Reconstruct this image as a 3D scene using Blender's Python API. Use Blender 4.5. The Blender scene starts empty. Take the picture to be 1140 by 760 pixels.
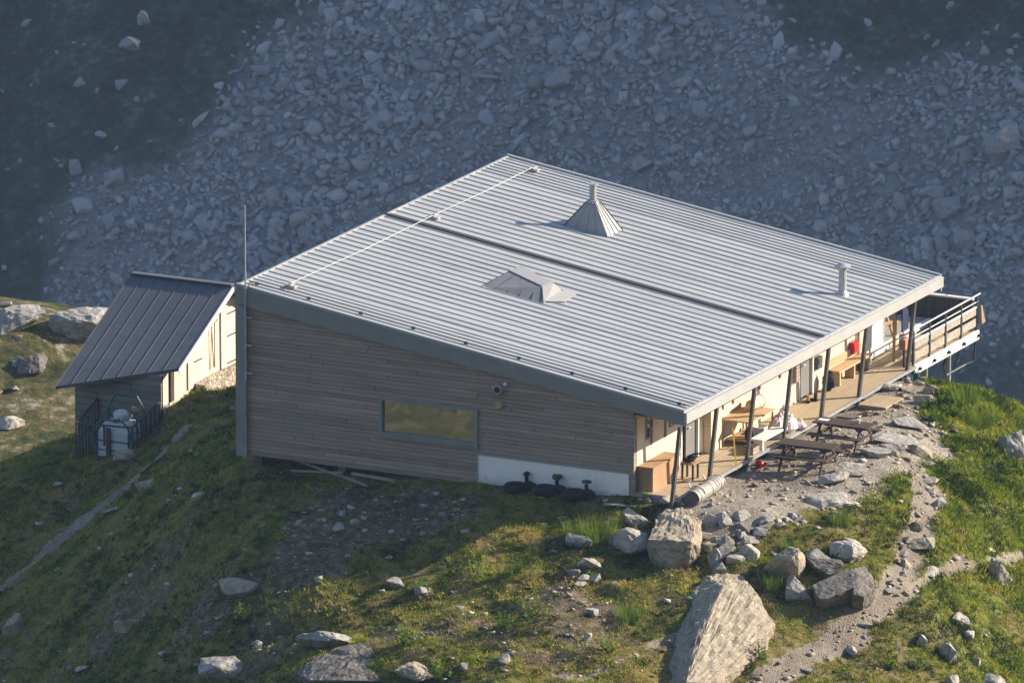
# ---------------------------------------------------------------- imports and helpers
import bpy, bmesh, math, random
import numpy as np
from mathutils import Vector, Matrix
rnd = random.Random(7)
NP = np.random.default_rng(11)
SC = bpy.context.scene
COL = SC.collection
HAZE, SUN_E, SKY_E, EXPOSURE = .0001, 5., .125, 1.17
YAW, PITCH = -0.457671, 0.250305
CTRL=[(-12.47,6.14,-0.45),(-10.76,5.3,-0.28),(-8.52,4.2,-0.1),(-7.18,3.54,0.06),(-5.65,2.78,0.22),(-3.59,1.77,0.3),(-1.44,0.71,0.36),(-0.13,-0.27,0.2),(1.15,1.66,0.12),(2.26,3.9,0.2),(3.27,6.19,0.28),(4.51,8.93,0.28),(5.53,11.21,0.28),(6.81,13.37,0.3),(-5.41,7.12,-0.4),(-2.76,12.51,-1.0),(-7.68,12.7,-1.2),(2.14,15.66,-1.0),(-3.69,19.66,-2.6),(3.46,3.9,0.3),(4.58,7.2,0.45),(7.05,11.6,0.34),(6.14,8.3,0.42),(2.12,0.2,0.28),(1.58,-1.6,0.02),(9.84,11.0,-0.17),(9.51,4.5,-1.94),(9.15,-2.5,-4.04),(8.33,11.6,0.34),(8.34,6.5,-0.67),(6.21,4.1,0.24),(6.34,1.2,-0.51),(5.7,-2.6,-1.48),(2.17,-7.4,-2.59),(5.59,-5.6,-3.12),(0.09,-3.4,-0.99),(-0.72,-8.4,-2.29),(4.05,-0.8,-0.46),(2.98,-3.9,-1.35),(-3.07,-3.2,-0.8),(-3.1,-9.0,-2.11),(-3.04,0.2,-0.1),(-7.69,-2.2,-1.08),(-7.62,-8.5,-2.26),(-7.73,1.9,-0.44),(-12.16,0.6,-1.36),(-11.99,-5.6,-3.12),(-5.01,0.3,-0.26),(-5.01,-5.4,-1.42),(-1.1,-1.2,-0.35),(-14.78,19.21,-2.15),(-15.54,18.92,-2.95),(-15.89,17.64,-3.1),(-17.55,18.46,-3.5),(-16.34,18.64,-3.35),(-17.07,19.89,-3.4),(-13.9,21.12,-2.3),(-12.88,23.4,-3.0),(-12.64,10.5,-0.56),(-17.63,19.6,-3.73),(-16.37,18.0,-3.3),(-18.37,21.0,-3.77),(-19.95,20.5,-4.25),(-19.63,14.3,-6.03),(-19.21,6.4,-6.67),(-15.7,8.2,-3.5),(-15.38,0.2,-4.84),(-14.6,13.3,-2.24),(9.84,16.0,-1.9),(9.7,24.0,-6.0),(20.0,10.0,-2.2),(20.0,22.0,-7.0),(5.0,24.0,-6.5),(-5.0,27.0,-8.0),(-14.0,32.0,-9.0),(-24.0,30.0,-10.0),(-30.0,22.0,-7.0),(3.0,36.0,-14.0),(20.0,40.0,-18.0),(20.0,-4.0,-4.0),(20.0,-16.0,-9.0),(0.0,-18.0,-5.6),(-12.0,-17.0,-7.2),(-24.0,-6.0,-9.2),(-34.0,6.0,-9.5),(-34.0,-20.0,-17.0),(0.0,-34.0,-15.0),(30.0,-34.0,-17.0),(40.0,0.0,-9.0),(45.0,30.0,-20.0),(-21.81,52.0,-13.49),(-22.04,56.0,-13.8),(-22.35,62.0,-12.54),(-22.67,68.0,-11.58),(-20.16,68.0,-11.9),(-19.61,56.0,-13.8),(-21.51,70.0,-11.85),(-24.55,68.0,-11.51),(-23.86,56.0,-13.8),(-19.0,84.0,-17.0),(-34.0,84.0,-15.0),(-5.0,62.0,-17.0),(-5.0,75.0,-22.0),(5.0,60.0,-24.0),(-50.0,60.0,-12.0),(-50.0,30.0,-13.0),(-25.0,42.0,-14.5),(-10.0,44.0,-16.0),(20.0,70.0,-36.0),(-20.0,110.0,-36.0),(-60.0,110.0,-36.0),(40.0,70.0,-36.0)]
ROCKS=[
('boulder', -0.77, -2.2, 1.16, 0.87, 0.67, 0, 'pale rounded boulder leaning against the left side of the blocky tan boulder'),
('boulder', -0.98, -1.05, 0.68, 0.51, 0.56, 0, 'pale squared slab standing on edge above the rounded pale boulder'),
('boulder', 3.57, -1.48, 1.11, 0.83, 0.78, 1, 'mottled brown and cream boulder left of the stack of dark slabs'),
('rock', 4.25, -1.91, 0.66, 0.49, 0.64, 2, 'smooth grey upright rock wedged under the mottled boulder'),
('rock', 4.59, -0.94, 0.98, 0.74, 0.59, 3, 'narrow dark slab lying above the long dark slab'),
('rock', 4.28, -0.75, 0.71, 0.53, 0.47, 2, 'grey angular rock at the upper left of the slab stack'),
('boulder', 4.81, 0.15, 1.06, 0.8, 0.58, 0, 'cream topped rock crowning the slab stack beside the path'),
('rock', 4.5, 1.0, 0.51, 0.38, 0.35, 0, 'small cream rock resting behind the crown of the slab stack'),
('rock', 1.81, -2.01, 0.4, 0.35, 0.46, 2, 'light grey rock on the left of the cobble heap under the gravel yard'),
('rock', 1.94, -1.66, 0.45, 0.35, 0.4, 0, 'pale cobble at the top of the cobble heap under the gravel yard'),
('rock', 2.3, -1.81, 0.51, 0.38, 0.29, 0, 'cream rounded cobble on the right of the cobble heap'),
('rock', 2.02, -2.25, 0.51, 0.38, 0.29, 2, 'bluish white cobble at the bottom of the cobble heap'),
('rock', 2.6, -1.48, 0.56, 0.42, 0.5, 0, 'long pale rock tilted to the right of the cobble heap'),
('rock', 1.43, -1.43, 0.4, 0.35, 0.25, 2, 'flat grey cobble above the cobble heap'),
('rock', 1.48, -0.71, 0.38, 0.35, 0.4, 2, 'grey cobble at the back of the rubble edge of the gravel yard'),
('rock', 1.78, -0.24, 0.51, 0.38, 0.29, 2, 'broad grey rock on the rubble edge of the gravel yard'),
('rock', 1.11, -0.79, 0.43, 0.35, 0.35, 2, 'blue grey rock at the left of the rubble edge'),
('rock', 2.01, -0.77, 0.66, 0.49, 0.22, 3, 'dark flat rock under the broad grey rock on the rubble edge'),
('boulder', 7.3, 4.75, 0.66, 0.49, 0.77, 0, 'pale triangular rock standing where the thin side path crosses the grass'),
('rock', 6.63, 5.61, 0.25, 0.35, 0.14, 0, 'small white stone just above the pale triangular rock'),
('rock', 7.56, 1.41, 0.58, 0.44, 0.39, 0, 'white lumpy rock in the grass below the side path'),
('rock', 7.94, -0.27, 0.45, 0.35, 0.46, 2, 'grey pointed rock in the grass near the lower right'),
('rock', 7.27, -0.53, 0.28, 0.35, 0.3, 0, 'small white upright rock left of the white lumpy rock'),
('rock', 8.38, 0.67, 0.35, 0.35, 0.22, 2, 'small grey rounded rock right of the grey pointed rock'),
('rock', 8.4, -1.07, 0.45, 0.35, 0.3, 0, 'pale rock cut by the bottom edge of the photo'),
('boulder', 9.07, 0.26, 0.81, 0.61, 0.46, 0, 'broad pale rock in the bottom right corner of the photo'),
('rock', 7.89, 1.25, 0.3, 0.35, 0.25, 0, 'thin pale sliver of rock standing in the grass'),
('boulder', 4.67, 11.68, 0.81, 0.61, 0.75, 2, 'ridged grey boulder on the grass crest at the right'),
('boulder', -6.45, -9.13, 1.82, 1.36, 0.56, 2, 'rough grey white rock behind the dark wedge boulder'),
('boulder', -9.39, -9.42, 1.31, 0.98, 0.59, 2, 'lichen covered rounded boulder lying alone at the bottom left'),
('boulder', -2.97, -10.61, 1.34, 1.0, 0.43, 1, 'low tan rock at the right foot of the dark wedge boulder'),
('rock', -8.67, -8.6, 0.25, 0.35, 0.19, 0, 'small pale stone between the lichen boulder and the dark wedge'),
('rock', -21.28, 0.38, 0.66, 0.49, 0.69, 1, 'brown pointed rock standing near the left edge of the photo'),
('rock', -15.14, -4.2, 0.81, 0.61, 0.35, 1, 'flat tan rock in the shaded grass at the left'),
('rock', -16.21, -4.85, 0.43, 0.35, 0.19, 0, 'pale flat stone in the shade at the bottom left'),
('boulder', -10.54, -6.25, 1.41, 1.06, 0.49, 1, 'low flat outcrop slab on the bare shaded slope'),
('rock', -6.03, -5.65, 0.56, 0.42, 0.26, 2, 'bluish white rock on the shaded slope below the hut window'),
('rock', -4.98, -6.1, 0.45, 0.35, 0.27, 2, 'light rock right of the bluish white rock'),
('rock', -1.12, -3.73, 0.86, 0.64, 0.29, 0, 'long pale slab topping the small stone pile in the grassy hollow'),
('rock', -1.43, -4.11, 0.38, 0.35, 0.22, 2, 'grey stone at the left of the small pile in the hollow'),
('rock', -1.06, -4.27, 0.33, 0.35, 0.19, 2, 'grey stone in the middle of the small pile in the hollow'),
('rock', -0.79, -4.19, 0.35, 0.35, 0.22, 2, 'squarish stone at the right of the small pile in the hollow'),
('rock', -0.93, -4.7, 0.33, 0.35, 0.17, 0, 'whitish stone at the foot of the small pile in the hollow'),
('rock', 0.02, -5.96, 0.35, 0.35, 0.3, 2, 'grey speckled stone below the small pile in the hollow'),
('rock', 0.41, -7.09, 0.28, 0.35, 0.17, 0, 'round pale stone on the bare patch below the hollow'),
('rock', -1.81, -9.99, 0.23, 0.35, 0.19, 0, 'small upright white stone at the bottom centre'),
('rock', -0.98, -9.33, 0.4, 0.35, 0.25, 2, 'grey stone half sunk in grass at the bottom centre'),
('rock', -1.95, -2.56, 0.76, 0.57, 0.31, 2, 'grey rock under the tuft of tall grass below the hut corner'),
('rock', -20.82, 5.37, 0.71, 0.53, 0.21, 2, 'grey flat rock beside the shaded footpath'),
('rock', -19.37, 4.72, 0.66, 0.49, 0.27, 1, 'smooth tan rock above the shaded footpath'),
('rock', -14.78, -0.59, 0.45, 0.35, 0.17, 0, 'pale flat rock on the shaded grass left of the hut corner'),
('rock', -22.14, 8.55, 0.71, 0.53, 0.37, 1, 'rounded brown rock at the foot of the white water tank'),
('rock', -23.95, 7.74, 0.35, 0.35, 0.17, 2, 'small grey rock in the grass below the shed fence'),
('rock', -8.79, -3.74, 0.3, 0.35, 0.19, 2, 'round grey stone on the bare scree below the hut'),
('rock', -8.51, -3.26, 0.25, 0.35, 0.19, 2, 'oval stone right of the round grey stone on the bare scree'),
('boulder', 2.5, 8.35, 1.57, 1.17, 0.23, 2, 'long flat grey slab at the edge of the gravel yard behind the picnic tables'),
('boulder', 2.94, 7.26, 0.78, 0.59, 0.38, 0, 'squared pale block under the long flat slab'),
('boulder', 2.68, 6.51, 1.11, 0.83, 0.25, 2, 'greenish flat slab right of the picnic tables'),
('rock', 3.34, 8.26, 0.66, 0.49, 0.37, 1, 'brownish rounded rock where the path leaves the yard'),
('rock', 3.73, 7.67, 0.76, 0.57, 0.09, 0, 'thin pale slab lying across the top of the path'),
('rock', 1.49, 12.89, 0.63, 0.47, 0.27, 0, 'pale rock at the corner of the yard beyond the terrace'),
('rock', 1.27, 13.89, 0.53, 0.4, 0.24, 1, 'weathered block on the brink behind the terrace post'),
('boulder', 2.18, 10.08, 1.16, 0.87, 0.24, 2, 'low grey ledge breaking through the gravel yard'),
('boulder', -0.06, 13.75, 0.96, 0.72, 0.22, 0, 'cream bedrock step under the far terrace post'),
('rock', 0.51, 13.85, 0.66, 0.49, 0.11, 1, 'tan flat rock beside the cream bedrock step'),
('boulder', 2.92, 2.74, 1.69, 1.27, 0.29, 0, 'long whitish rock ledge below the picnic tables'),
('boulder', 2.54, 4.07, 1.09, 0.81, 0.31, 0, 'knobbly pale outcrop between the picnic tables and the whitish ledge'),
('boulder', 2.69, 4.87, 1.04, 0.78, 0.31, 0, 'pale flat outcrop right of the front picnic table'),
('rock', 4.38, 6.48, 0.68, 0.51, 0.21, 0, 'stepping slab across the middle of the path, upper of two'),
('rock', 4.61, 5.99, 0.61, 0.45, 0.17, 2, 'stepping slab across the middle of the path, lower of two'),
('rock', 5.01, 5.53, 0.76, 0.57, 0.23, 2, 'lumpy grey rock in the path under the stepping slabs'),
('rock', 5.65, 2.96, 0.86, 0.64, 0.34, 1, 'brown rib of rock crossing the path'),
('rock', 5.22, 3.63, 0.51, 0.38, 0.21, 3, 'dark ledge of rock in the upper path'),
('rock', 6.27, 2.24, 0.61, 0.45, 0.22, 2, 'grey rock where the main path meets the side path'),
('rock', 5.77, 1.79, 0.4, 0.35, 0.25, 1, 'olive coloured rock in the middle of the path'),
('rock', 3.48, 2.02, 0.45, 0.35, 0.22, 3, 'dark stone in the grass below the whitish ledge'),
('rock', -0.49, -0.19, 0.48, 0.36, 0.22, 1, 'pale broken stone under the first terrace post'),
]
PATHS={'side':[(-14.35,17.22),(-14.67,16.59),(-15.73,15.31),(-16.56,14.97),(-17.42,14.76),(-18.59,14.52),(-19.62,14.05),(-21.5,12.5),(-26.0,9.0)],'main':[(5.64,5.45),(6.53,4.56),(6.81,3.36),(6.56,1.63),(6.14,-0.1),(5.83,-1.85),(5.32,-3.05),(4.43,-4.22),(3.17,-5.75),(1.92,-7.48),(1.2,-8.3),(-2.0,-11.0)],'thin':[(5.74,-2.82),(6.76,-0.71),(7.69,0.64),(8.62,1.88),(9.44,3.23),(13.0,4.5)],'faint':[(-0.07,-5.52),(-0.69,-6.19),(-1.66,-7.5),(-2.87,-8.81),(-3.6,-8.6)],'bit':[(9.35,1.49),(9.14,1.34)]}
YARD=[(-0.64,0.01),(-0.1,0.19),(0.08,-0.84),(0.6,-1.77),(1.58,-1.81),(2.52,-1.04),(3.23,0.46),(4.74,1.29),(5.55,3.12),(6.46,3.88),(7.38,6.42),(7.31,8.31),(6.74,9.35),(7.43,11.03),(7.64,12.22),(7.08,12.43),(6.84,15.02),(0.86,6.27),(-1.35,0.66)]
BARE=[[(-11.38,-0.8),(-10.7,1.95),(-9.99,3.52),(-7.0,2.82),(-5.75,1.5),(-6.48,-0.3),(-8.2,-0.44),(-9.16,-1.79),(-11.36,-1.92),(-12.85,-1.29),(-13.52,0.62)],[(-3.43,-3.16),(-2.71,-3.65),(-1.88,-5.39),(-1.65,-6.78),(-3.09,-7.28),(-3.56,-5.54)],[(-13.97,2.75),(-14.69,1.9),(-16.52,3.61),(-16.04,4.19),(-14.76,3.65)],[(-6.45,-5.2),(-4.29,-6.8),(-3.34,-8.31),(-5.48,-6.98)]]
SHAPES=[([(1.93, -2.84, -0.72), (2.8, -2.3, -0.77), (2.78, -3.65, -0.73), (3.31, -2.94, -0.79), (4.4, -3.74, -1.53), (4.54, -4.56, -2.02), (4.31, -7.13, -2.32), (3.07, -5.85, -1.45), (3.79, -8.05, -2.14), (1.88, -3.76, -1.07), (2.02, -4.8, -1.68), (2.49, -6.35, -2.02), (3.09, -7.62, -2.35), (3.71, -2.41, -2.27), (1.73, -2.44, -1.22), (2.6, -1.9, -1.27), (2.58, -3.25, -1.23), (3.11, -2.54, -1.29), (4.2, -3.34, -2.03), (4.34, -4.16, -2.52), (4.11, -6.73, -2.82), (2.87, -5.45, -1.95), (3.59, -7.65, -2.64), (1.68, -3.36, -1.57), (1.82, -4.4, -2.18), (2.29, -5.95, -2.52), (2.89, -7.22, -2.85), (3.51, -2.01, -2.77)], 1, 0.075, 'huge split boulder left of the path with a flat sunlit ochre face'), ([(-0.3, -1.04, 0.33), (0.21, -0.9, 0.46), (1.01, -1.18, 0.27), (0.21, -2.91, 0.07), (1.36, -2.67, 0.08), (1.46, -2.18, -0.24), (0.26, -2.77, -0.44), (0.8, -2.84, -0.73), (1.22, -2.47, -0.65), (1.18, -1.54, 0.1), (-0.5, -0.64, -0.17), (0.01, -0.5, -0.04), (0.81, -0.78, -0.23), (0.01, -2.51, -0.43), (1.16, -2.27, -0.42), (1.26, -1.78, -0.74), (0.06, -2.37, -0.94), (0.6, -2.44, -1.23), (1.02, -2.07, -1.15), (0.98, -1.14, -0.4)], 1, 0.09, 'blocky tan boulder below the terrace corner, just under the grey steel drum'), ([(-5.42, -8.92, -1.89), (-4.88, -8.76, -1.86), (-4.42, -9.09, -1.94), (-6.38, -10.95, -2.4), (-3.76, -10.33, -2.15), (-3.51, -10.98, -2.27), (-5.6, -11.56, -2.36), (-4.66, -11.55, -2.24), (-6.13, -10.27, -2.15), (-5.16, -9.79, -1.9), (-5.62, -8.52, -2.39), (-5.08, -8.36, -2.36), (-4.62, -8.69, -2.44), (-6.58, -10.55, -2.9), (-3.96, -9.93, -2.65), (-3.71, -10.58, -2.77), (-5.8, -11.16, -2.86), (-4.86, -11.15, -2.74), (-6.33, -9.87, -2.65), (-5.36, -9.39, -2.4)], 3, 0.06, 'large dark wedge shaped boulder at the bottom with shaded front'), ([(4.72, -2.02, -0.88), (5.0, -2.33, -1.09), (5.19, -2.35, -1.14), (5.74, -1.63, -0.92), (5.7, -1.2, -0.69), (5.41, -0.9, -0.6), (5.19, -1.01, -0.65), (4.68, -1.7, -0.89), (4.52, -1.62, -1.38), (4.8, -1.93, -1.59), (4.99, -1.95, -1.64), (5.54, -1.23, -1.42), (5.5, -0.8, -1.19), (5.21, -0.5, -1.1), (4.99, -0.61, -1.15), (4.48, -1.3, -1.39)], 3, 0.04, 'long dark slab at the bottom of the slab stack beside the path'), ([(5.53, -1.29, -0.69), (5.82, -1.81, -1.04), (6.08, -1.68, -1.12), (6.08, -1.02, -1.06), (5.81, -0.48, -0.86), (5.51, -0.29, -0.66), (5.37, -0.7, -0.6), (5.33, -0.89, -1.19), (5.62, -1.41, -1.54), (5.88, -1.28, -1.62), (5.88, -0.62, -1.56), (5.61, -0.08, -1.36), (5.31, 0.11, -1.16), (5.17, -0.3, -1.1)], 3, 0.05, 'dark rounded block at the right end of the slab stack beside the path')]
PLANTS=[(-3.89,-9.28,0.75,0),(-2.3,-10.48,0.8,0),(-3.83,-5.05,0.9,1),(-1.24,-6.96,1.0,1),(-1.82,-7.63,0.6,0),(-9.86,-7.44,0.6,0),(-2.86,-4.71,0.45,0),(-1.6,-2.16,0.8,2),(1.26,-7.62,0.5,0),(4.52,-5.03,0.6,0),(2.63,12.27,0.7,0),(2.6,13.19,0.6,2),(2.5,11.18,0.5,0),(3.37,12.51,0.6,2),(3.79,1.8,0.5,2),(3.38,-0.55,0.4,2),(-2.3,-2.23,0.5,2),(-5.06,-6.0,0.5,0),(0.9,-5.53,0.5,2),(3.55,-2.08,0.45,2),(7.57,-1.54,0.5,0),(-1.19,-0.01,0.3,0),(7.13,-2.34,0.5,0)]
UL=[(-50.1,383.1),(-14.0,369.7),(-16.0,360.1),(-19.0,358.5),(-23.0,357.6),(-26.2,352.7),(-30.1,352.8),(-33.2,353.2),(-34.9,351.2),(-35.3,345.1),(-36.4,342.3),(-47.9,343.7)]
UR=[(11.7,360.1),(12.1,349.8),(15.2,345.0),(18.5,343.4),(23.7,342.3),(26.6,338.9),(28.8,337.5),(38.0,333.8),(38.9,350.0)]
LR=[(22.4,321.0),(25.2,320.4),(28.5,318.6),(36.9,315.3),(36.6,310.6),(20.5,316.2)]
RX = (.897, .442); GX = (-.442, .897)
def to_rg(x, y): return x*RX[0]+y*RX[1], x*GX[0]+y*GX[1]
def to_xy(r, g): return r*RX[0]+g*GX[0], r*RX[1]+g*GX[1]
def sstep(a, b, x):
    t = np.clip((x-a)/(b-a), 0, 1); return t*t*(3-2*t)
class RBF:
    def __init__(s, pts, lam=.02):
        P = np.array(pts, float); s.P = P[:, :2]; n = len(P)
        A = np.zeros((n+3, n+3)); A[:n, :n] = s.k(np.linalg.norm(s.P[:, None]-s.P[None], axis=2))+lam*np.eye(n)
        A[:n, n] = 1; A[:n, n+1:] = s.P; A[n:, :n] = A[:n, n:].T
        b = np.zeros(n+3); b[:n] = P[:, 2]; s.w = np.linalg.solve(A, b)
    def k(s, r):
        r = np.maximum(r, 1e-6); return r*r*np.log(r)
    def __call__(s, r, g):
        r = np.asarray(r, float); sh = r.shape
        q = np.stack([r.ravel(), np.asarray(g, float).ravel()], 1); out = np.empty(len(q)); n = len(s.P)
        for i in range(0, len(q), 20000):
            c = q[i:i+20000]
            out[i:i+20000] = s.k(np.linalg.norm(c[:, None]-s.P[None], axis=2))@s.w[:n]+s.w[n]+c@s.w[n+1:]
        return out.reshape(sh)
def vnoise(x, y, seed):
    xi = np.floor(x).astype(np.int64); yi = np.floor(y).astype(np.int64)
    fx = x-xi; fy = y-yi; fx = fx*fx*(3-2*fx); fy = fy*fy*(3-2*fy)
    def h(a, b):
        n = (a*374761393+b*668265263+seed*1274126177) & 0xffffffff
        n = ((n ^ (n >> 13))*1274126177) & 0xffffffff
        n = n ^ (n >> 16); return (n & 0xffff)/65535.
    return (h(xi, yi)*(1-fx)+h(xi+1, yi)*fx)*(1-fy)+(h(xi, yi+1)*(1-fx)+h(xi+1, yi+1)*fx)*fy
def fbm(x, y, scale, seed, octs=4, gain=.5):
    a = 1.; s = 0.; tot = 0.
    for o in range(octs):
        c, d = math.cos(.7*o+seed), math.sin(.7*o+seed)
        s = s+a*vnoise((x*c-y*d)/scale+17.3*o, (x*d+y*c)/scale-9.1*o, seed+o*7); tot += a; a *= gain; scale *= .5
    return s/tot-.5
def poly_dist(px, py, poly):
    """signed distance to a polygon (inside negative)"""
    d = np.full(px.shape, 1e9); ins = np.zeros(px.shape, bool); n = len(poly)
    for i in range(n):
        ax, ay = poly[i]; bx, by = poly[(i+1) % n]
        ex, ey = bx-ax, by-ay; t = np.clip(((px-ax)*ex+(py-ay)*ey)/(ex*ex+ey*ey+1e-9), 0, 1)
        d = np.minimum(d, np.hypot(px-ax-t*ex, py-ay-t*ey))
        cond = ((ay > py) != (by > py)) & (px < (bx-ax)*(py-ay)/((by-ay) if by != ay else 1e-9)+ax)
        ins ^= cond
    return np.where(ins, -d, d)
def line_dist(px, py, pts):
    d = np.full(px.shape, 1e9)
    for (ax, ay), (bx, by) in zip(pts[:-1], pts[1:]):
        ex, ey = bx-ax, by-ay; t = np.clip(((px-ax)*ex+(py-ay)*ey)/(ex*ex+ey*ey+1e-9), 0, 1)
        d = np.minimum(d, np.hypot(px-ax-t*ex, py-ay-t*ey))
    return d
# ---------------------------------------------------------------- terrain height
knoll = RBF(CTRL)
def far_plane(r, g): return -79+.78*(.9*(g-330)+.43*r)
def wide(r, g):
    """valley, talus slope across it, and the slope the photographer stands on"""
    top = far_plane(r, g); top = np.where(top > 150, 150+60*np.tanh((top-150)/60), top)
    down = -34-.5*np.maximum(g-80, 0)-.25*np.maximum(np.abs(r)-60, 0)
    valley = np.maximum(down, -118+12*fbm(r, g, 60, 5))
    back = np.maximum(valley, top)
    near = -12-.45*np.maximum(-g-18, 0); near = np.maximum(near, -44+6*fbm(r, g, 40, 9))
    opp = 62+.74*(-237-g)+.05*r; opp = np.where(opp > 130, 130+40*np.tanh((opp-130)/40), opp)
    front = np.maximum(near, opp)-.12*np.maximum(np.abs(r)-50, 0)*sstep(-60, -10, g)
    t = sstep(-30, 90, g)
    return front*(1-t)+back*t
def base_height(r, g):
    r = np.asarray(r, float); g = np.asarray(g, float)
    d = np.hypot((r+8)/1.05, (g-26)*.85)
    w = 1-sstep(44, 84, d); out = wide(r, g); m = w > 0
    if m.any(): out[m] = out[m]*(1-w[m])+knoll(r[m], g[m])*w[m]
    return out
def masks(r, g):
    n1 = fbm(r, g, 1.4, 21, 4); n2 = fbm(r, g, .5, 33, 3)
    dy = poly_dist(r, g, YARD); yard = 1-sstep(-.25, .35, dy+1.1*n1+.5*n2)
    path = np.zeros_like(r)
    for k, wd in (('side', .28), ('main', .42), ('thin', .17), ('faint', .13)):
        path = np.maximum(path, 1-sstep(.6*wd, 1.25*wd, line_dist(r, g, PATHS[k])+(.25+wd)*n1+.35*n2))
    bare = np.zeros_like(r)
    bare = .75*sstep(.10, .24, fbm(r, g, 2.6, 27, 4))*(1-sstep(4, 7, r+.25*g))
    for p in BARE: bare = np.maximum(bare, 1-sstep(-.5, .5, poly_dist(r, g, p)+2.4*n1+1.2*n2))
    lush = sstep(3.5, 8, r+.25*g+2*n1)*sstep(-9, 0, g+2*n1)
    return yard, path, bare, lush
def near_detail(r, g, yard, path, bare):
    soft = np.clip(1-yard-.8*path, 0, 1)
    d = soft*(.42*fbm(r*.75, g, 1.7, 41, 2)+.34*fbm(r*.8, g, .8, 47, 2)+.09*fbm(r, g, .3, 53, 2))*(.55+.45*sstep(-1, 1, 4-g*0))
    d = d+(yard*.05+path*.10+bare*.05)*fbm(r, g, .4, 61, 3)-path*.04
    return d
def height(r, g, detail=True):
    r = np.atleast_1d(np.asarray(r, float)); g = np.atleast_1d(np.asarray(g, float))
    h = base_height(r, g)
    if detail:
        near = 1-sstep(24, 40, np.hypot(r+6, g-6)); m = near > 0
        if m.any():
            y, p, b, l = masks(r[m], g[m]); hut = sstep(.1, .7, np.maximum(poly_dist(r[m], g[m], HUT_RG), -1)+.45)
            h[m] += near[m]*hut*near_detail(r[m], g[m], y, p, b)
        f = sstep(250, 285, g)
        h += f*(3.2*fbm(r, g, 17, 71, 3)+1.1*fbm(r, g, 4, 77, 3))
        q = (1-near)*(1-f); h += q*(1.6*fbm(r, g, 9, 83, 4)*sstep(26, 45, np.hypot(r+6, g-6)))
    return h
HUT_RG = [to_rg(*p) for p in ((-13.9, 0), (0, 0), (0, 15.9), (-.2, 20.6), (-13.9, 20.6))]
def gz(x, y):
    r, g = to_rg(x, y); return float(height(r, g)[0])
# ---------------------------------------------------------------- materials
class NT:
    def __init__(s, name):
        s.m = bpy.data.materials.new(name); s.m.use_nodes = True; s.t = s.m.node_tree; s.t.nodes.clear()
        s.out = s.n('ShaderNodeOutputMaterial')
    def n(s, typ, **kw):
        o = s.t.nodes.new(typ)
        for k, v in kw.items(): setattr(o, k, v)
        return o
    def l(s, a, b): s.t.links.new(a, b)
    def val(s, inp, v):
        if hasattr(v, 'links') or isinstance(v, bpy.types.NodeSocket): s.l(v, inp)
        else: inp.default_value = v
    def co(s, kind='Object'): return s.n('ShaderNodeTexCoord').outputs[kind]
    def mapping(s, vec, scale=(1, 1, 1)):
        m = s.n('ShaderNodeMapping'); s.l(vec, m.inputs[0]); m.inputs['Scale'].default_value = scale; return m.outputs[0]
    def noise(s, vec, scale, detail=4, rough=.55, dist=0):
        o = s.n('ShaderNodeTexNoise'); s.l(vec, o.inputs['Vector']); o.inputs['Scale'].default_value = scale
        o.inputs['Detail'].default_value = detail; o.inputs['Roughness'].default_value = rough; o.inputs['Distortion'].default_value = dist
        return o.outputs['Fac']
    def vor(s, vec, scale, feature='F1', out='Distance'):
        o = s.n('ShaderNodeTexVoronoi', feature=feature); s.l(vec, o.inputs['Vector']); o.inputs['Scale'].default_value = scale
        return o.outputs[out]
    def ramp(s, f, stops):
        o = s.n('ShaderNodeValToRGB'); s.l(f, o.inputs[0]); e = o.color_ramp.elements
        while len(e) > 1: e.remove(e[0])
        e[0].position = stops[0][0]; e[0].color = (*stops[0][1], 1)
        for p, c in stops[1:]:
            k = e.new(p); k.color = (*c, 1)
        return o.outputs[0]
    def rng(s, f, a, b, c=0., d=1.):
        o = s.n('ShaderNodeMapRange'); s.l(f, o.inputs[0])
        for i, v in enumerate((a, b, c, d)): o.inputs[i+1].default_value = v
        return o.outputs[0]
    def mix(s, f, a, b, mode='MIX'):
        o = s.n('ShaderNodeMix', data_type='RGBA', blend_type=mode)
        s.val(o.inputs[0], f)
        for i, v in ((6, a), (7, b)):
            if isinstance(v, tuple): o.inputs[i].default_value = (*v, 1)
            else: s.l(v, o.inputs[i])
        return o.outputs[2]
    def math(s, op, a, b=0., c=0.):
        o = s.n('ShaderNodeMath', operation=op)
        for i, v in enumerate((a, b, c)): s.val(o.inputs[i], v)
        return o.outputs[0]
    def attr(s, name):
        return s.n('ShaderNodeAttribute', attribute_name=name).outputs['Fac']
    def bump(s, h, strength=.5, dist=.02, nrm=None):
        o = s.n('ShaderNodeBump'); s.l(h, o.inputs['Height']); o.inputs['Strength'].default_value = strength; o.inputs['Distance'].default_value = dist
        if nrm is not None: s.l(nrm, o.inputs['Normal'])
        return o.outputs[0]
    def done(s, col, rough=.8, metal=0., bump=None, spec=.3):
        p = s.n('ShaderNodeBsdfPrincipled')
        if isinstance(col, tuple): p.inputs['Base Color'].default_value = (*col, 1)
        else: s.l(col, p.inputs['Base Color'])
        s.val(p.inputs['Roughness'], rough); s.val(p.inputs['Metallic'], metal); p.inputs['Specular IOR Level'].default_value = spec
        if bump is not None: s.l(bump, p.inputs['Normal'])
        s.l(p.outputs[0], s.out.inputs[0]); return s.m
def simple(name, col, rough=.6, metal=0., var=.25, scale=6., bump=.15, spec=.3):
    t = NT(name); v = t.co(); f = t.noise(v, scale, 5, .6)
    c = t.mix(t.rng(f, .3, .7), tuple(x*(1-var) for x in col), tuple(min(1, x*(1+var)) for x in col))
    return t.done(c, rough, metal, t.bump(t.noise(v, scale*6, 3), bump, .01), spec)
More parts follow.
